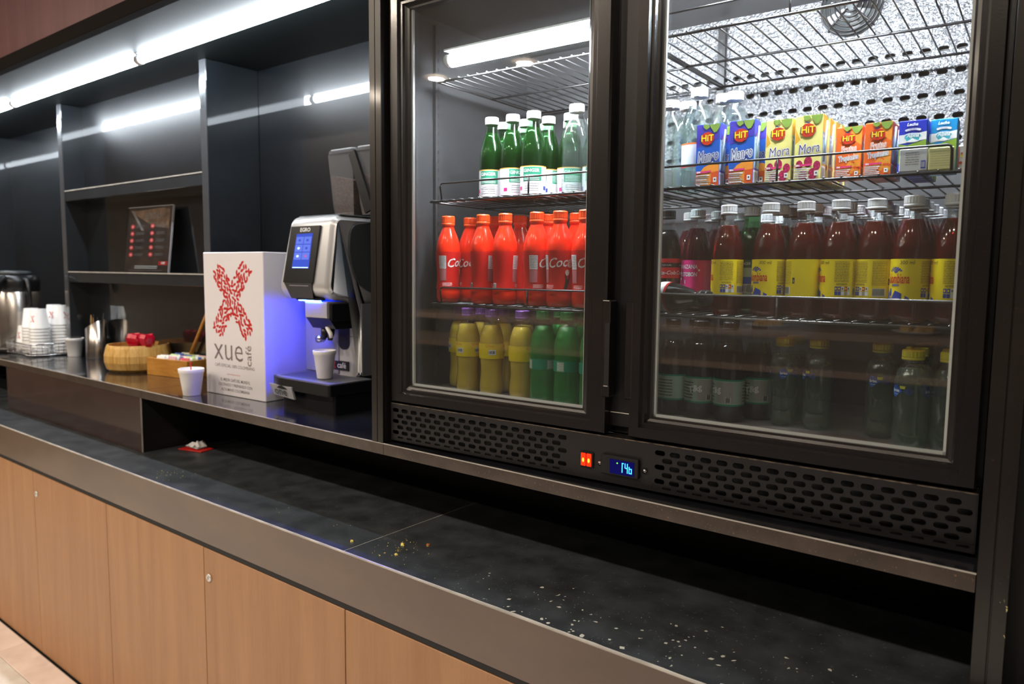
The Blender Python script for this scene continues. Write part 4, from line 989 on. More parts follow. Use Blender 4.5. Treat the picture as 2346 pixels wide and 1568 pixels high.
for k, (x, y, n, _) in enumerate(sp):
    for j in range(n):
        lab = labs[k]
        z = ZL+.0095+.0135*j
        if pc is None:
            pc = thing('paper_cup', lab, 'cup', (x, y, z), .6, 'paper cups stacked in the wire basket'); b = B()
            b.lathe([(.0385, 0), (.0402, .001), (.040, .004), (.0385, .005), (.0275, .085), (.0265, .086), (.0001, .083)], white, 32, cap=False)
            b.lathe([(.0375, .001), (.0265, .083)], white, 32, cap=False); b.build('cup_body', pc)
            b = B(); mp0 = lambda X, Z: ((.0385-(Z-.005)*.1375+.0005)*math.sin(X/.034), -(.0385-(Z-.005)*.1375+.0005)*math.cos(X/.034), Z)
            for X0 in (-.02, .04, .10):
                ppoly(b, mp0, [(X0-.009, .03), (X0-.004, .03), (X0+.009, .058), (X0+.004, .058)], redM); ppoly(b, mp0, [(X0+.004, .03), (X0+.009, .03), (X0-.004, .058), (X0-.009, .058)], redM)
            b.build('printed_mark', pc)
        else:
            dup(pc, (x, y, z), .6+j*.15+k, lab, 'paper cups stacked in the wire basket, stack %s' % ('far front', 'middle front', 'near front', 'back left', 'back middle', 'back right')[k])
pc['group'] = 'paper cups stacked in the wire basket, stack far front'
# steel canister with slanted mouth and stirrers
t = thing('steel_canister', 'slim steel canister with slanted mouth and stirrers, beside the foam cup', 'canister', (-3.295, 1.372, ZL))
b = B(); n = 36; R0 = .040; Hh = .165
vs = []
for i in range(n):
    a = 2*PI*i/n; x, y = R0*math.sin(a), -R0*math.cos(a)
    dir_ = math.sin(a-.55); zt = Hh-.022+.024*dir_
    vs += [(x*.98, y*.98, 0), (x, y, .003), (x, y, zt), (x*.96, y*.96, zt), (x*.96, y*.96, .01)]
fs = []
for i in range(n):
    j = (i+1) % n
    for q in range(4): fs.append((5*i+q, 5*j+q, 5*j+q+1, 5*i+q+1))
fs.append(tuple(reversed([5*i for i in range(n)]))); fs.append(tuple(5*i+4 for i in range(n)))
b.add(vs, fs, steel, True); b.build('body', t)
rn = random.Random(5)
t = thing('stirrer_bundle', 'dark stirrers and sachets sticking out of the steel canister', 'stirrers', (-3.295, 1.372, ZL))
for k in range(7):
    b = B(); x, y = rn.uniform(-.015, .015), rn.uniform(-.015, .015); lx, ly = rn.uniform(-.005, .028), rn.uniform(-.012, .012); z1 = .15+lx*1.3+rn.uniform(0, .02)
    b.box(-.0025, .0025, -.0006, .0006, .012, z1, (dgrey, blk, bamboo)[k % 3] if k < 6 else bamboo, .0004)
    b.v = [(x+vx+lx*vz/.15, y+vy+ly*vz/.15, vz) for vx, vy, vz in b.v]; b.build('stirrer', t)
# bamboo bowl with the red flowers
t = thing('bamboo_bowl', 'round bamboo bowl of upright staves between the canister and the tea box', 'bowl', (-2.822, 1.325, ZL)); t.scale = (.94, .94, 1)
nst = 22
for i in range(nst):
    a0, a1 = 2*PI*i/nst+.004, 2*PI*(i+1)/nst-.004
    prof = [(.104, 0), (.116, .010), (.124, .035), (.124, .06), (.117, .088), (.113, .098), (.107, .098), (.112, .085), (.118, .06), (.118, .035), (.110, .012), (.100, .006)]
    b = B(); m3 = 3; vs = []
    for r, z in prof:
        for q in range(m3+1):
            a = a0+(a1-a0)*q/m3; vs.append((r*math.sin(a), -r*math.cos(a), z))
    c = m3+1; P_ = len(prof); fs = [(j*c+q, j*c+q+1, ((j+1) % P_)*c+q+1, ((j+1) % P_)*c+q) for j in range(P_) for q in range(m3)]
    fs += [tuple(reversed([j*c for j in range(P_)])), tuple(j*c+m3 for j in range(P_))]
    b.add(vs, fs, bamboo, False); b.build('stave', t)
b = B(); b.lathe([(.0001, .001), (.103, .001), (.106, .006), (.0001, .008)], bamboo, 32, cap=False); b.build('bottom', t)
rm = pm('ruby_wrap', (190, 8, 44), .25, coat=.6, emis=.0); 
for k, (x, y, z, s_, lab) in enumerate(((-.046, -.036, .092, 1, 'left ruby red wrapped bud on top of the bamboo bowl'), (.0, -.042, .094, 1.05, 'middle ruby red wrapped bud on top of the bamboo bowl'), (.044, -.030, .096, 1, 'right ruby red wrapped bud on top of the bamboo bowl'))):
    q = thing('wrapped_bud', lab, 'decoration', (-2.775+x, 1.345+y, ZL+z-.004))
    b = B(); b.lathe([(.0001, 0), (.018*s_, .001), (.024*s_, .012), (.026*s_, .026), (.022*s_, .032), (.0001, .033)], rm, 14, cap=False, rib=.12, smooth=False); b.build('bud_body', q)
    for j in range(6):
        b = B(); a = j*PI/3+k; c_, s1 = math.cos(a), math.sin(a)
        pts = [(.004, .02), (.024, .018), (.027, .036), (.020, .048+.004*rn.random()), (.010, .036)]
        vs = [(r*c_+s1*.010, r*s1-c_*.010, z) for r, z in pts]+[(r*c_-s1*.010, r*s1+c_*.010, z-.003) for r, z in pts]
        b.add(vs, [(0,1,2,3,4), (9,8,7,6,5)]+[(i, 5+i, 5+(i+1) % 5, (i+1) % 5) for i in range(5)], rm, False); b.build('petal', q)
q = thing('packet_pile', 'snacks filling the inside of the bamboo bowl below the red buds', 'snacks', (-2.822, 1.325, ZL)); q.scale = (.93, .93, 1)
b = B(); b.lathe([(.0001, .009), (.106, .012), (.114, .04), (.112, .068), (.06, .078), (.0001, .08)], pm('brown_wrap', (120, 70, 40), .5, noise=.6, nscale=(60, 60, 60)), 28, cap=False, rib=.03, smooth=False); b.build('pile', q); q['kind'] = 'stuff'
# wooden tea box with sachets and an open lid
t = thing('tea_box', 'open wooden box full of sachets beside the bamboo bowl', 'box', (-2.672, 1.282, ZL), math.radians(8))
bx, by, bh = .225, .17, .062
for n_, a in (('side_board', (0, bx, 0, .009, 0, bh)), ('side_board', (0, bx, by-.009, by, 0, bh)), ('side_board', (0, .009, .009, by-.009, 0, bh)), ('side_board', (bx-.009, bx, .009, by-.009, 0, bh)), ('bottom_board', (.009, bx-.009, .009, by-.009, .001, .008))):
    b = B(); b.box(*a, boxwood, .001); b.build(n_, t)
o = B(); o.tube([(-2.604, 1.405, 1.045), (-2.462, 1.405, 1.232)], [.0075, .006], boxwood, 10); o = o.build('wooden_stick', label='round wooden stick leaning out of the back of the tea box', category='stick')
cols = [pm('sachet_white', (238, 240, 236), .35), pm('sachet_green', (200, 220, 150), .35), pm('sachet_blue', (70, 96, 170), .35), pm('sachet_red', (196, 50, 70), .35), pm('sachet_pink', (226, 180, 184), .35)]
sb = []
for cc in cols:
    b = B(); b.box(-.024, .024, -.0022, .0022, -.017, .017, cc, .0018)
    for i, (x, y, z) in enumerate(b.v): b.v[i] = (x, y+.0016*math.sin(x*160)+.0012*math.cos(z*200), z)
    b.box(-.016, .016, -.0030, -.0026, -.006, .008, (wink, leafM, wink, wink, redM)[cols.index(cc)]); sb.append(b)
seq = 'wwgwgwbgwwgpwbwrbgwbpwrwgwbwprwgbw'; mp_ = {'w': 0, 'g': 1, 'b': 2, 'r': 3, 'p': 4}; first = {}
clab = {'w': 'white sachet filed in the open tea box', 'g': 'pale green sachet filed in the open tea box', 'b': 'blue sachet filed in the open tea box', 'r': 'red sachet filed in the open tea box', 'p': 'pink sachet filed in the open tea box'}
ca, sa = math.cos(math.radians(8)), math.sin(math.radians(8))
k = 0
for col_ in range(3):
    for i in range(11):
        ch = seq[k % len(seq)]; k += 1
        lx, ly, lz = .045+col_*.066, .024+i*.0125, .052+rn.uniform(-.002, .004)
        loc = (-2.672+lx*ca-ly*sa, 1.282+lx*sa+ly*ca, ZL+lz)
        if ch not in first:
            o = sb[mp_[ch]].build('sachet'); o['label'] = clab[ch]; o['category'] = 'sachet'; o['group'] = clab[ch].split(' filed')[0]+'s in the tea box'; first[ch] = o
        else: o = first[ch].copy(); COL.objects.link(o)
        o.location = loc; o.rotation_euler = (math.radians(rn.uniform(-28, -14)), 0, math.radians(8+rn.uniform(-5, 5)))

# white promotional box
t = thing('promo_box', 'tall white box with a big red leafy X beside the coffee machine', 'box', (-2.153, 1.2165, ZL), math.radians(2.4))
w_, h_, dp_ = .297, .433, .165
b = B(); b.box(0, w_, 0, dp_, 0, h_, paper, .0018); b.build('box_body', t)
b = B(); mp = onfront(-.0003); rn = random.Random(12)
def stroke(p, q, wd, n):
    L_ = math.hypot(q[0]-p[0], q[1]-p[1]); ux, uz = (q[0]-p[0])/L_, (q[1]-p[1])/L_
    for _ in range(n):
        for tr in range(30):
            s_, e = rn.random(), rn.uniform(-.5, .5); x, z = p[0]+ux*L_*s_-uz*wd*e, p[1]+uz*L_*s_+ux*wd*e
            if all((x-a)**2+(z-c)**2 > .0099**2 for a, c in pts_): break
        else: continue
        pts_.append((x, z)); a = math.atan2(uz, ux)+PI/2*0+rn.choice((-1, 1))*rn.uniform(.25, .8); l_ = rn.uniform(.0078, .0096); wv = l_*rn.uniform(.46, .54)
        dx, dz = math.cos(a), math.sin(a)
        shape = [(-1, 0), (-.5, .75), (.1, 1), (.6, .7), (1, 0), (.6, -.7), (.1, -1), (-.5, -.75)]
        ppoly(b, mp, [(x+dx*l_*i-dz*wv*j, z+dz*l_*i+dx*wv*j) for i, j in shape], redM)
pts_ = []
stroke((.070, .385), (.225, .190), .054, 130); stroke((.218, .392), (.062, .192), .054, 130)
ptext(b, mp, 'xue', .105, .120, .140, ink, -.0008, 0, 0, .98); ptext(b, mp, 'café', .040, .221, .128, ink, .0001, 0, PI/2)
ptext(b, mp, 'CAFÉ ESPECIAL 100% COLOMBIANO', .0135, .148, .091, ink, 0, 0, 0, .92)
for i in range(9): pell(b, mp, .112+i*.0075, .066, .0016, .0016, redM, 8)
for i, s_ in enumerate(('EL MEJOR CAFÉ DEL MUNDO,', 'CULTIVADO Y PREPARADO CON', 'ALTA MANO COLOMBIANA')): ptext(b, mp, s_, .0125, .150, .048-.015*i, ink, .0001, 0, 0, .9)
b.build('printed_design', t)

# menu stand on the lower shelf
t = thing('menu_stand', 'small dark menu card in a clear acrylic stand on the lower shelf', 'menu stand', (-2.960, 1.343, 1.3615), math.radians(3)); t.scale = (.93, 1, 1)
acr = thin('acrylic', (240, 244, 246), .08); w_, h_ = .335, .25
tilt = math.radians(-7)
def tl(b): b.v = [(x, y*math.cos(tilt)-z*math.sin(tilt), y*math.sin(tilt)+z*math.cos(tilt)) for x, y, z in b.v]
b = B(); b.box(0, w_, 0, .002, 0, h_, acr); b.box(0, w_, .0035, .0055, 0, h_, acr); b.box(w_-.0015, w_+.0015, -.0005, .006, 0, h_, pm('acrylic_edge', (150, 150, 156), .2)); b.box(0, w_, -.0005, .006, h_-.001, h_+.001, bpy.data.materials['acrylic_edge']); tl(b); b.build('acrylic_panel', t)
b = B(); b.box(0, w_, .004, .030, 0, .003, acr); b.build('foot', t)
b = B(); mcard = pm('menu_card', (48, 38, 38), .4, noise=.5, nscale=(14, 14, 14), ncol=(84, 62, 52)); b.box(.004, w_-.004, .0022, .0033, .004, h_-.003, mcard)
k = lambda i: onfront(.0021-.00008*i); rosy = pm('menu_rosette', (222, 60, 66), .5)
ppoly(b, k(0), [(.02, .235), (.26, .243), (.31, .236), (.31, .165), (.20, .175), (.12, .20), (.04, .225)], pm('menu_photo', (112, 84, 66), .5, noise=.6, nscale=(30, 30, 30)))
ptext(b, k(1), 'BEBIDAS', .032, .19, .214, pm('menu_title', (150, 136, 132), .5), .0006); ppoly(b, k(1), [(.02, .238), (.04, .238), (.13, .16), (.11, .16)], bpy.data.materials['menu_title'])
for c_, (x, n0) in enumerate(((.042, 0), (.192, 0))):
    for r_ in range(5):
        z = .176-.0268*r_; pell(b, k(1), x, z, .016, .0088, rosy, 14); pell(b, k(2), x, z, .009, .005, pm('rosette_core', (240, 130, 130), .5) if 'rosette_core' not in bpy.data.materials else bpy.data.materials['rosette_core'], 12)
        plines(b, k(1), x+.028, x+.092, z-.006, z+.006, 2, ink, rn, .45)
prect(b, k(1), .255, .322, .029, .043, redM); ptext(b, k(2), 'CAFE', .012, .289, .036, wink, .0002)
plines(b, k(1), .08, .25, .014, .028, 2, wink, rn, .4); plines(b, k(1), .03, .29, .006, .011, 1, ink, rn, .5)
tl(b); b.build('menu_card', t)

# ------------------------------------------------------------------ coffee machine
MX, MY = -1.675, 1.205
t = thing('coffee_machine', 'silver and dark grey coffee machine with a blue touch screen and blue lit tray', 'coffee machine', (MX, MY, ZL+.0127)); t.scale = (1.01, .962, .975)
def rpoly(pts, r, n=4):
    """round the corners of a 2D polygon; r per corner"""
    out = []; N_ = len(pts)
    for i in range(N_):
        p = Vector(pts[i]); a = Vector(pts[i-1]); c = Vector(pts[(i+1) % N_]); rr = r[i] if isinstance(r, (list, tuple)) else r
        if rr <= 0: out.append(tuple(p)); continue
        da, dc = (a-p), (c-p); rr = min(rr, da.length*.49, dc.length*.49); p0 = p+da.normalized()*rr; p1 = p+dc.normalized()*rr
        for k in range(n+1):
            s_ = k/n; q = p0*(1-s_)**2+p*2*s_*(1-s_)+p1*s_**2; out.append(tuple(q))
    return out
# base and drip tray
b = B(); b.prism(rpoly([(-.125, .035), (.132, .02), (.132, .27), (-.125, .27)], [.03, .01, .01, .01]), -.013, .050, 'z', blk); b.build('base', t)
b = B(); b.prism(rpoly([(-.155, .03), (-.09, .002), (.137, .0), (.137, .16), (-.155, .16)], [.03, .05, .008, .004, .004]), .042, .072, 'z', blk); tr = b.build('drip_tray', t)
b = B(); b.prism(rpoly([(-.150, .034), (-.088, .008), (.131, .006), (.131, .155), (-.150, .155)], [.028, .045, .006, .003, .003]), .0718, .0745, 'z', pm('tray_metal', (150, 150, 158), .35, metal=.6))
for i in range(16):
    b.box(-.12+.0155*i, -.112+.0155*i, .035, .145, .0744, .0749, dgrey)
b.build('tray_grid', tr)
b = B(); O_ = [(-.145, .012, .050), (-.02, -.004, .052), (-.02, .006, .016), (-.135, .022, .018)]
b.add(O_+[(x, y+.006, z) for x, y, z in O_], [(0,3,2,1),(4,5,6,7),(0,1,5,4),(1,2,6,5),(2,3,7,6),(3,0,4,7)], silver); npz = b.build('name_plate', t)
b = B(); b_m = onpts((-.145, .0115, .050), (.9918, -.127, .016), (.0, .0, 1)); vs, fs = text_geo('one', .034, .0002, 0, 1.35)
b.add([b_m(.062+x, -.017+z-.001) for x, z in vs], fs, dgrey); b.v = [(x, y-.0012-(z-.03)*-.25*0+((.05-z)*.28), z) for x, y, z in b.v]; b.build('lettering', npz)
# body: side profile swept across the width, top narrower than bottom
prof = rpoly([(.046, .325), (.072, .515), (.090, .532), (.268, .532), (.268, .072), (.152, .072), (.152, .262), (.128, .292), (.074, .296)], [.03, .02, .02, .02, .003, .003, .03, .03, .03], 5)
def xl(z): return -.118-.026*max(0, min(1, (.50-z)/.2)) if z > .29 else -.144
def xr(z): return .074+.0*z
def sweep(profile, xs_fn, mat, rd=.016, smooth=True, inset=.014):
    # rounded edge between the side faces and the swept band
    b = B(); n = len(profile); c = Vector((sum(p[0] for p in profile)/n, sum(p[1] for p in profile)/n)); rings = []
    def off(dx, k):
        out = []
        for i in range(n):
            p = Vector(profile[i]); a = Vector(profile[i-1]); q = Vector(profile[(i+1) % n]); tn = (q-a).normalized(); nn = Vector((tn[1], -tn[0]))
            out.append((p, nn*k))
        return out
    area = sum(profile[i][0]*profile[(i+1) % n][1]-profile[(i+1) % n][0]*profile[i][1] for i in range(n)); sg = -1 if area > 0 else 1
    for side in (0, 1):
        steps = ((inset, 0), (inset*.45, rd*.25), (inset*.1, rd*.6), (0, rd)); steps = steps if side == 0 else tuple(reversed(steps))
        for ins, dx in steps:
            r = []
            for p, nn in off(0, 1):
                q = p+nn*sg*ins; x0, x1 = xs_fn(p[1]); r.append(((x0+dx) if side == 0 else (x1-dx), q[0], q[1]))
            rings.append(r)
    vs = [v for r in rings for v in r]; R_ = len(rings); fs = []
    for j in range(R_-1):
        for i in range(n): fs.append((j*n+i, j*n+(i+1) % n, (j+1)*n+(i+1) % n, (j+1)*n+i))
    fs.append(tuple(range(n))); fs.append(tuple(reversed([(R_-1)*n+i for i in range(n)])))
    b.add(vs, fs, mat, smooth); return b
b = sweep(prof, lambda z: (xl(z), xr(z)), silver); b.build('body_shell', t)
# dark side panel on the right, set in the shell
sp_ = rpoly([(.128, .505), (.266, .526), (.266, .300), (.20, .315), (.150, .345), (.120, .42)], [.03, .01, .01, .03, .04, .06], 5)
b = B(); b.prism(sp_, .062, .083, 'x', dgrey); b.build('side_panel', t)
b = B(); b.prism(rpoly([(.17, .285), (.268, .285), (.268, .075), (.17, .075)], .004), .060, .078, 'x', pm('mid_grey_plastic', (112, 114, 118), .35)); b.build('side_panel', t)
b = B(); b.box(-.11, .07, .10, .262, .531, .535, dgrey, .002); b.build('top_plate', t)
# front panel with touch screen
def quad_slab(b, P, th, mat, inset=0):
    """P: four corners seen from the front, clockwise from top left; slab of given thickness towards -y"""
    P = [Vector(p) for p in P]; nrm = (P[1]-P[0]).cross(P[3]-P[0]).normalized()
    if nrm.y > 0: nrm = -nrm
    b.add([p for p in P]+[p+nrm*th for p in P], [(4,7,6,5),(0,1,2,3),(0,4,5,1),(1,5,6,2),(2,6,7,3),(3,7,4,0)], mat)
FPc = [(-.096, .0695, .502), (.030, .0695, .502), (.020, .0475, .343), (-.110, .0475, .343)]
b = B(); quad_slab(b, FPc, .006, blk); fp = b.build('front_panel', t)
b = B(); quad_slab(b, [(-.106, .0475, .345), (.016, .0475, .345), (.006, .062, .300), (-.092, .062, .300)], .006, blk); b.box(-.085, .0, .044, .052, .334, .337, silver, .001); b.build('lower_lip', t)
def bil(u, v, e):
    A, B_, C_, D_ = [Vector(p) for p in FPc]; p = (A*(1-u)+B_*u)*(1-v)+(D_*(1-u)+C_*u)*v
    return tuple(p+Vector((0, -.9914, .13))*(.006+e))
scr = em('touch_screen', (70, 92, 210), 1.0); tile_ = em('screen_tile', (104, 124, 226), 1.15); hot = em('screen_icon', (190, 220, 255), 1.8)
b = B(); b.add([bil(.24, .14, .0004), bil(.80, .13, .0004), bil(.82, .75, .0004), bil(.24, .75, .0004)], [(3,2,1,0)], scr)
for i in range(2):
    for j in range(4):
        u0, u1 = .26+i*.27, .51+i*.27; v0, v1 = .19+j*.14, .315+j*.14
        b.add([bil(u0, v0, .0007), bil(u1, v0, .0007), bil(u1, v1, .0007), bil(u0, v1, .0007)], [(3,2,1,0)], tile_ if j < 3 else scr)
        if j < 3:
            pts = [bil((u0+u1)/2+.045*math.cos(a), (v0+v1)/2+.022*math.sin(a), .001) for a in [2*PI*q/12 for q in range(12)]]
            b.add(pts, [tuple(range(12))], hot if (i, j) in ((0, 1), (0, 2)) else (scr if (i, j) != (1, 2) else em('screen_red', (200, 110, 190), 1)))
b.add([bil(.26, .725, .0008), bil(.80, .725, .0008), bil(.80, .742, .0008), bil(.26, .742, .0008)], [(3,2,1,0)], hot)
b.build('touch_screen', fp)
b = B(); A0 = Vector(bil(.52, .07, .0006)); vs, fs = text_geo('EGRO', .0155, .0003, 0, 1.1); b.add([tuple(A0+Vector((x, z*.13, z*.99))) for x, z in vs], fs, wink); b.build('lettering', fp)
# blue lamp strip under the head
bl = em('blue_lamp', (12, 48, 255), 1300); b = B(); 
for k in range(5): b.box(-.062+k*.019, -.048+k*.019, .058, .066, .2925, .2955, bl, .001)
b.box(-.07, .035, .055, .075, .2945, .300, blk, .001); b.build('blue_lamps', t)
# brew group
b = B(); b.prism(rpoly([(.060, .245), (.060, .292), (.15, .292), (.15, .245)], .006), -.035, .058, 'x', silver); g_ = b.build('brew_group', t)
b = B(); b.box(.058, .070, .066, .15, .238, .288, blk, .003); b.build('group_side', g_)
b = B(); b.prism([(.062, .245), (.15, .245), (.15, .215), (.085, .215)], -.034, .066, 'x', blk); b.build('group_base', g_)
b = B()
for x in (.0, .028): b.tube([(x, .10, .22), (x, .098, .20), (x+.003, .092, .182)], [.011, .010, .007], blk, 10)
b.build('spout', g_)
b = B(); b.tube([(.020, .09, .222), (.036, .082, .214), (.046, .082, .202), (.048, .084, .19)], .006, white, 10); b.build('milk_spout', g_)
b = B(); b.tube([(-.062, .10, .29), (-.062, .10, .262)], .006, silver, 10); b.tube([(-.062, .10, .268), (-.062, .088, .262)], .008, silver, 10); b.build('hot_water_outlet', t)
b = B(); b.tube([(-.04, .125, .180), (-.04, .105, .180)], .011, chrome, 14); b.tube([(-.02, .13, .19), (-.01, .11, .19)], .006, blk, 10); b.build('steam_knob', t)
b = B(); b.box(-.150, .0, .148, .154, .076, .286, pm('splash_back', (150, 152, 160), .4), .002); b.prism(rpoly([(.0, .285), (.0, .15), (.045, .15), (.045, .285)], [0, .02, .03, 0]), .150, .1515, 'y', blk); b.build('splash_back', t)
b = B(); b.box(-.03, .042, .1475, .1525, .088, .116, blk, .001); lgx = b.build('cafe_badge', t)
b = B(); mp = onfront(.1472, 0, .102); ptext(b, mp, 'café', .024, .014, .001, wink, .0003); ppoly(b, mp, [(-.027, -.009), (-.022, -.009), (-.012, .010), (-.017, .010)], redM); ppoly(b, mp, [(-.017, -.009), (-.012, -.009), (-.022, .010), (-.027, .010)], redM); b.build('lettering', lgx)
b = B(); b.box(.045, .076, .1505, .1520, .189, .1905, dgrey); b.build('panel_joint', t)
# bean hoppers
smoke = thin('smoky_plastic', (214, 214, 218), .08, .02, .22, (170, 170, 170)); beans = pm('coffee_beans', (70, 44, 32), .45, noise=.8, nscale=(160, 160, 160), bump=.8, bscale=220)
for k, (x0, x1) in enumerate(((-.044, .062), (.070, .18))):
    b = B(); zb, zt = .536, .712; ins = .014
    def ring(z, e): return [(x0+e, .155+e, z), (x1-e, .155+e, z), (x1-e, .275-e, z), (x0+e, .275-e, z)]
    vs = ring(zb, ins)+ring(zb+.03, ins*.7)+ring(zt, 0); fs = [(i+4*j, (i+1) % 4+4*j, (i+1) % 4+4*j+4, i+4*j+4) for j in (0, 1) for i in range(4)]+[(3,2,1,0)]
    b.add(vs, fs, smoke); hp = b.build('bean_hopper', t)
    b = B(); vs = ring(zb+.001, ins+.003)+ring(zb+.03, ins*.7+.003)+[(x, y, z+(.012 if x < (x0+x1)/2 else -.008)) for x, y, z in ring(zb+.105, .007)]; b.add(vs, fs+[(8,9,10,11)], beans); b.build('beans', hp)
    b = B(); b.prism(rpoly([(x0-.002, .153), (x1+.002, .153), (x1+.002, .277), (x0-.002, .277)], .015), zt, zt+.010, 'z', smoke); b.prism(rpoly([(x0+.002, .158), (x1-.002, .158), (x1-.002, .273), (x0+.002, .273)], .015), zt+.009, zt+.013, 'z', pm('hopper_lid', (190, 196, 200), .3)if k == 0 else bpy.data.materials['hopper_lid']); b.build('hopper_lid', hp)
b = B(); b.prism([(.056, .702), (.078, .714), (.150, .550), (.120, .537)], .145, .153, 'y', blk); b.build('hopper_clamp', t)

# ------------------------------------------------------------------ lower countertop: litter and crumbs
t = thing('crumpled_wrapper', 'crumpled white wrapper on a red sachet in the dark recess', 'wrapper', (-2.27, 1.24, ZC))
b = B(); rn = random.Random(3); vs = []
for i in range(7):
    for j in range(5): vs.append((-.035+.0115*i, -.018+.009*j, .004+.014*rn.random()*(1 if 0 < i < 6 and 0 < j < 4 else .3)+(.012 if i == 5 else 0)))
b.add(vs+[(x, y, .0035) for x, y, z in vs], [(i*5+j, i*5+j+5, i*5+j+6, i*5+j+1) for i in range(6) for j in range(4)]+[(35, 39, 69, 65)], white); b.build('paper', t)
o = B(); o.box(-.045, .055, -.030, .026, 0, .003, redM, .001); o = o.build('red_sachet'); o.location = (-2.265, 1.235, ZC+.0002); o.rotation_euler = (0, 0, .25); o['label'] = 'flat red sachet under the crumpled white wrapper'; o['category'] = 'sachet'
wr = t; wr.location = (-2.27, 1.24, ZC+.0035)
crM = pm('cheese_crumb', (226, 190, 100), .6, noise=.3, nscale=(200, 200, 200)); crO = pm('orange_crumb', (206, 120, 50), .6); chM = pm('chip_white', (196, 196, 186), .7)
def crumb_mesh(r, h, seed, mat, n=9, sq=1.0):
    rr = random.Random(seed); b = B(); ring = [(r*(.7+.5*rr.random())*math.cos(2*PI*i/n), sq*r*(.7+.5*rr.random())*math.sin(2*PI*i/n)) for i in range(n)]
    vs = [(x, y, 0) for x, y in ring]+[(x*.8, y*.8, h*(.5+.5*rr.random())) for x, y in ring]+[(0, 0, h)]
    b.add(vs, [(i, (i+1) % n, n+(i+1) % n, n+i) for i in range(n)]+[(n+i, n+(i+1) % n, 2*n) for i in range(n)], mat); return b
for k, (x, y, r, h, mt, lab, sq, rz) in enumerate(((-1.2243, 1.0155, .0042, .004, crM, 'small pale round crumb just left of the counter joint', 1, 0), (-1.1249, 1.0705, .0075, .005, crM, 'largest long yellow crumb right of the counter joint', .5, -.5), (-1.096, 1.0245, .0042, .003, crM, 'medium yellow crumb in front of the largest one', .7, .2), (-1.0824, 1.1055, .0042, .0035, crO, 'orange crumb towards the recess right of the counter joint', .8, .6))):
    o = crumb_mesh(r, h, k, mt, 11, sq).build('crumb'); o.location = (x, y, ZC+.0002); o.rotation_euler = (0, 0, rz); o['label'] = lab; o['category'] = 'crumb'
def scatter(name, lab, spots, mat, rmin, rmax, h, seed):
    b = B(); rr = random.Random(seed)
    for (x0, x1, y0, y1, n) in spots:
        for _ in range(n):
            x, y = rr.gauss((x0+x1)/2, (x1-x0)/4), min(y1, max(y0, rr.gauss((y0+y1)/2, (y1-y0)/3))); r = rmin+(rmax-rmin)*rr.random()**4
            m_ = rr.randint(4, 7); a0 = rr.random()*6; st = rr.uniform(.35, 1); c, s_ = math.cos(a0), math.sin(a0); o_ = []
            for i in range(m_):
                a = 2*PI*i/m_; u, v = r*rr.uniform(.5, 1.3)*math.cos(a), r*st*rr.uniform(.5, 1.3)*math.sin(a); o_.append((x+u*c-v*s_, y+u*s_+v*c))
            vs = [(p[0], p[1], ZC+.0001) for p in o_]+[(x+(p[0]-x)*.8, y+(p[1]-y)*.8, ZC+h*rr.uniform(.5, 1)) for p in o_]
            b.add(vs, [(i, (i+1) % m_, m_+(i+1) % m_, m_+i) for i in range(m_)]+[tuple(range(m_, 2*m_))], mat)
    o = b.build(name); o['kind'] = 'stuff'; o['label'] = lab; o['category'] = 'crumbs'; return o
scatter('crumbs', 'fine yellow crumbs scattered over the dark lower countertop', [(-1.17, -1.05, 1.0, 1.1, 42), (-2.12, -1.96, .99, 1.08, 30), (-1.35, -1.28, 1.0, 1.1, 3), (-1.75, -1.3, .99, 1.1, 4), (-2.9, -2.6, 1.0, 1.05, 2)], crM, .0007, .0024, .0012, 3)
scatter('flakes', 'pale flakes and worn spots scattered at the right of the lower countertop', [(-1.0, -.72, 1.0, 1.1, 26), (-.78, -.55, .99, 1.12, 50), (-.62, -.36, .985, 1.12, 60), (-.42, -.15, .985, 1.15, 50), (-1.0, -.4, .975, .99, 40)], chM, .0006, .0052, .0003, 8)
rn = random.Random(2)
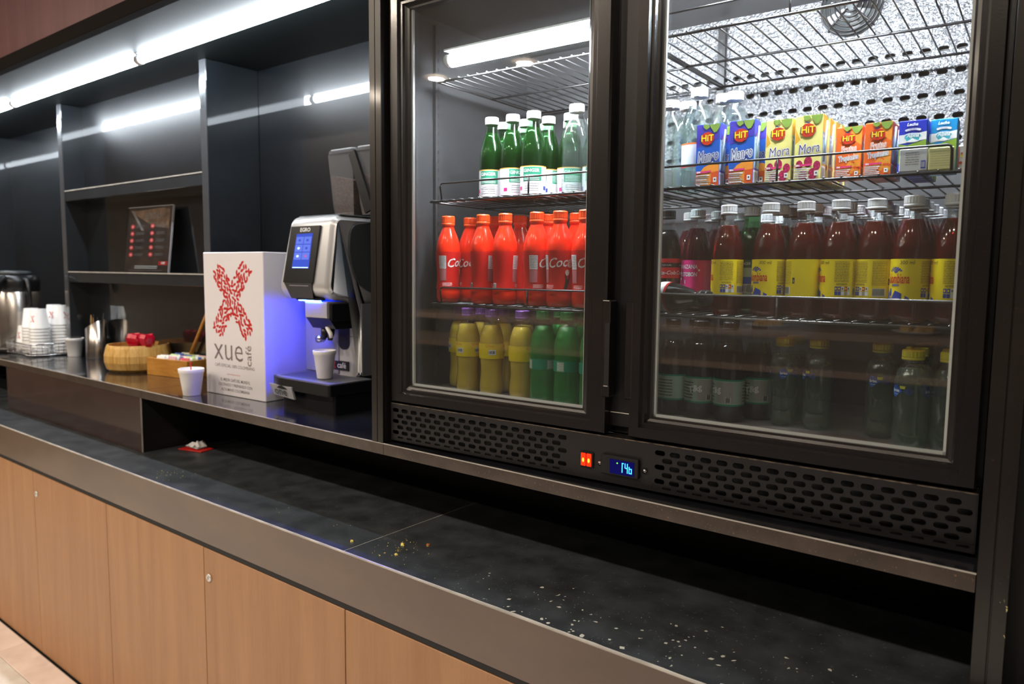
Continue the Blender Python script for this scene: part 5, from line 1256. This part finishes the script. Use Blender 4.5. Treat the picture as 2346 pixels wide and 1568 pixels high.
t = thing('napkin_stack', 'pile of white napkins on the lower counter at the left edge', 'napkins', (-3.66, 1.16, ZC))
for k in range(12):
    b = B(); b.box(0, .11, 0, .11, 0, .0055, white, .0015); o = b.build('napkin', t); o.location = (rn.uniform(-.003, .003), rn.uniform(-.003, .003), .006*k)

# ------------------------------------------------------------------ the room behind the camera, seen in the glass
t = thing('island_counter', 'long island counter opposite the fridge, mirrored in its doors', 'counter', (-4.2, -1.55, 0))
b = B(); b.box(0, 5.6, -.55, -.03, 0, .86, void); b.build('counter_base', t)
b = B(); b.box(-.05, 5.65, -.58, 0, .875, .905, pm('island_top', (74, 58, 48), .5), .002); b.build('counter_top', t)
b = B(); b.box(-.05, 5.65, .0005, .004, .872, .906, pm('edge_wood', (128, 100, 82), .5)); b.build('edge_band', t)
t = thing('buffet_table', 'pale buffet table with a raised shelf, mirrored in the doors', 'table', (-5.2, -3.1, 0))
b = B(); b.box(0, 7, -.5, 0, .93, .98, pm('pale_table', (170, 140, 120), .5)); b.build('table_top', t)
for x in (.1, 2.4, 4.6, 6.8):
    b = B(); b.box(x, x+.1, -.45, -.05, 0, .93, darkfront); b.build('leg', t)
for k, (x, y, r, m_) in enumerate(((-1.6, -3.4, .16, wink), (-2.9, -3.35, .14, wink), (-.6, -3.4, .15, wink), (.4, -3.35, .15, wink))):
    q = thing('serving_plate', ('white serving plate at the middle of the buffet table', 'white serving plate at the left of the buffet table', 'white serving plate at the right of the buffet table', 'white serving plate at the far right of the buffet table')[k], 'plate', (x, y, .98))
    b = B(); b.lathe([(.0001, 0), (r*.6, 0), (r, .018), (r, .022), (r*.6, .006), (.0001, .006)], m_, 28, cap=False); b.build('plate_body', q)
    for j in range(5):
        b = crumb_mesh(.04, .05, j+10*k, bamboo); o = b.build('bread_roll'); o.location = (x+.07*math.cos(j*1.26), y+.07*math.sin(j*1.26), .988); w_ = ('middle', 'left', 'right', 'far right')[k]; o['label'] = 'bread roll on the %s serving plate of the buffet table' % w_; o['category'] = 'bread'; o['group'] = 'bread rolls on the %s serving plate' % w_
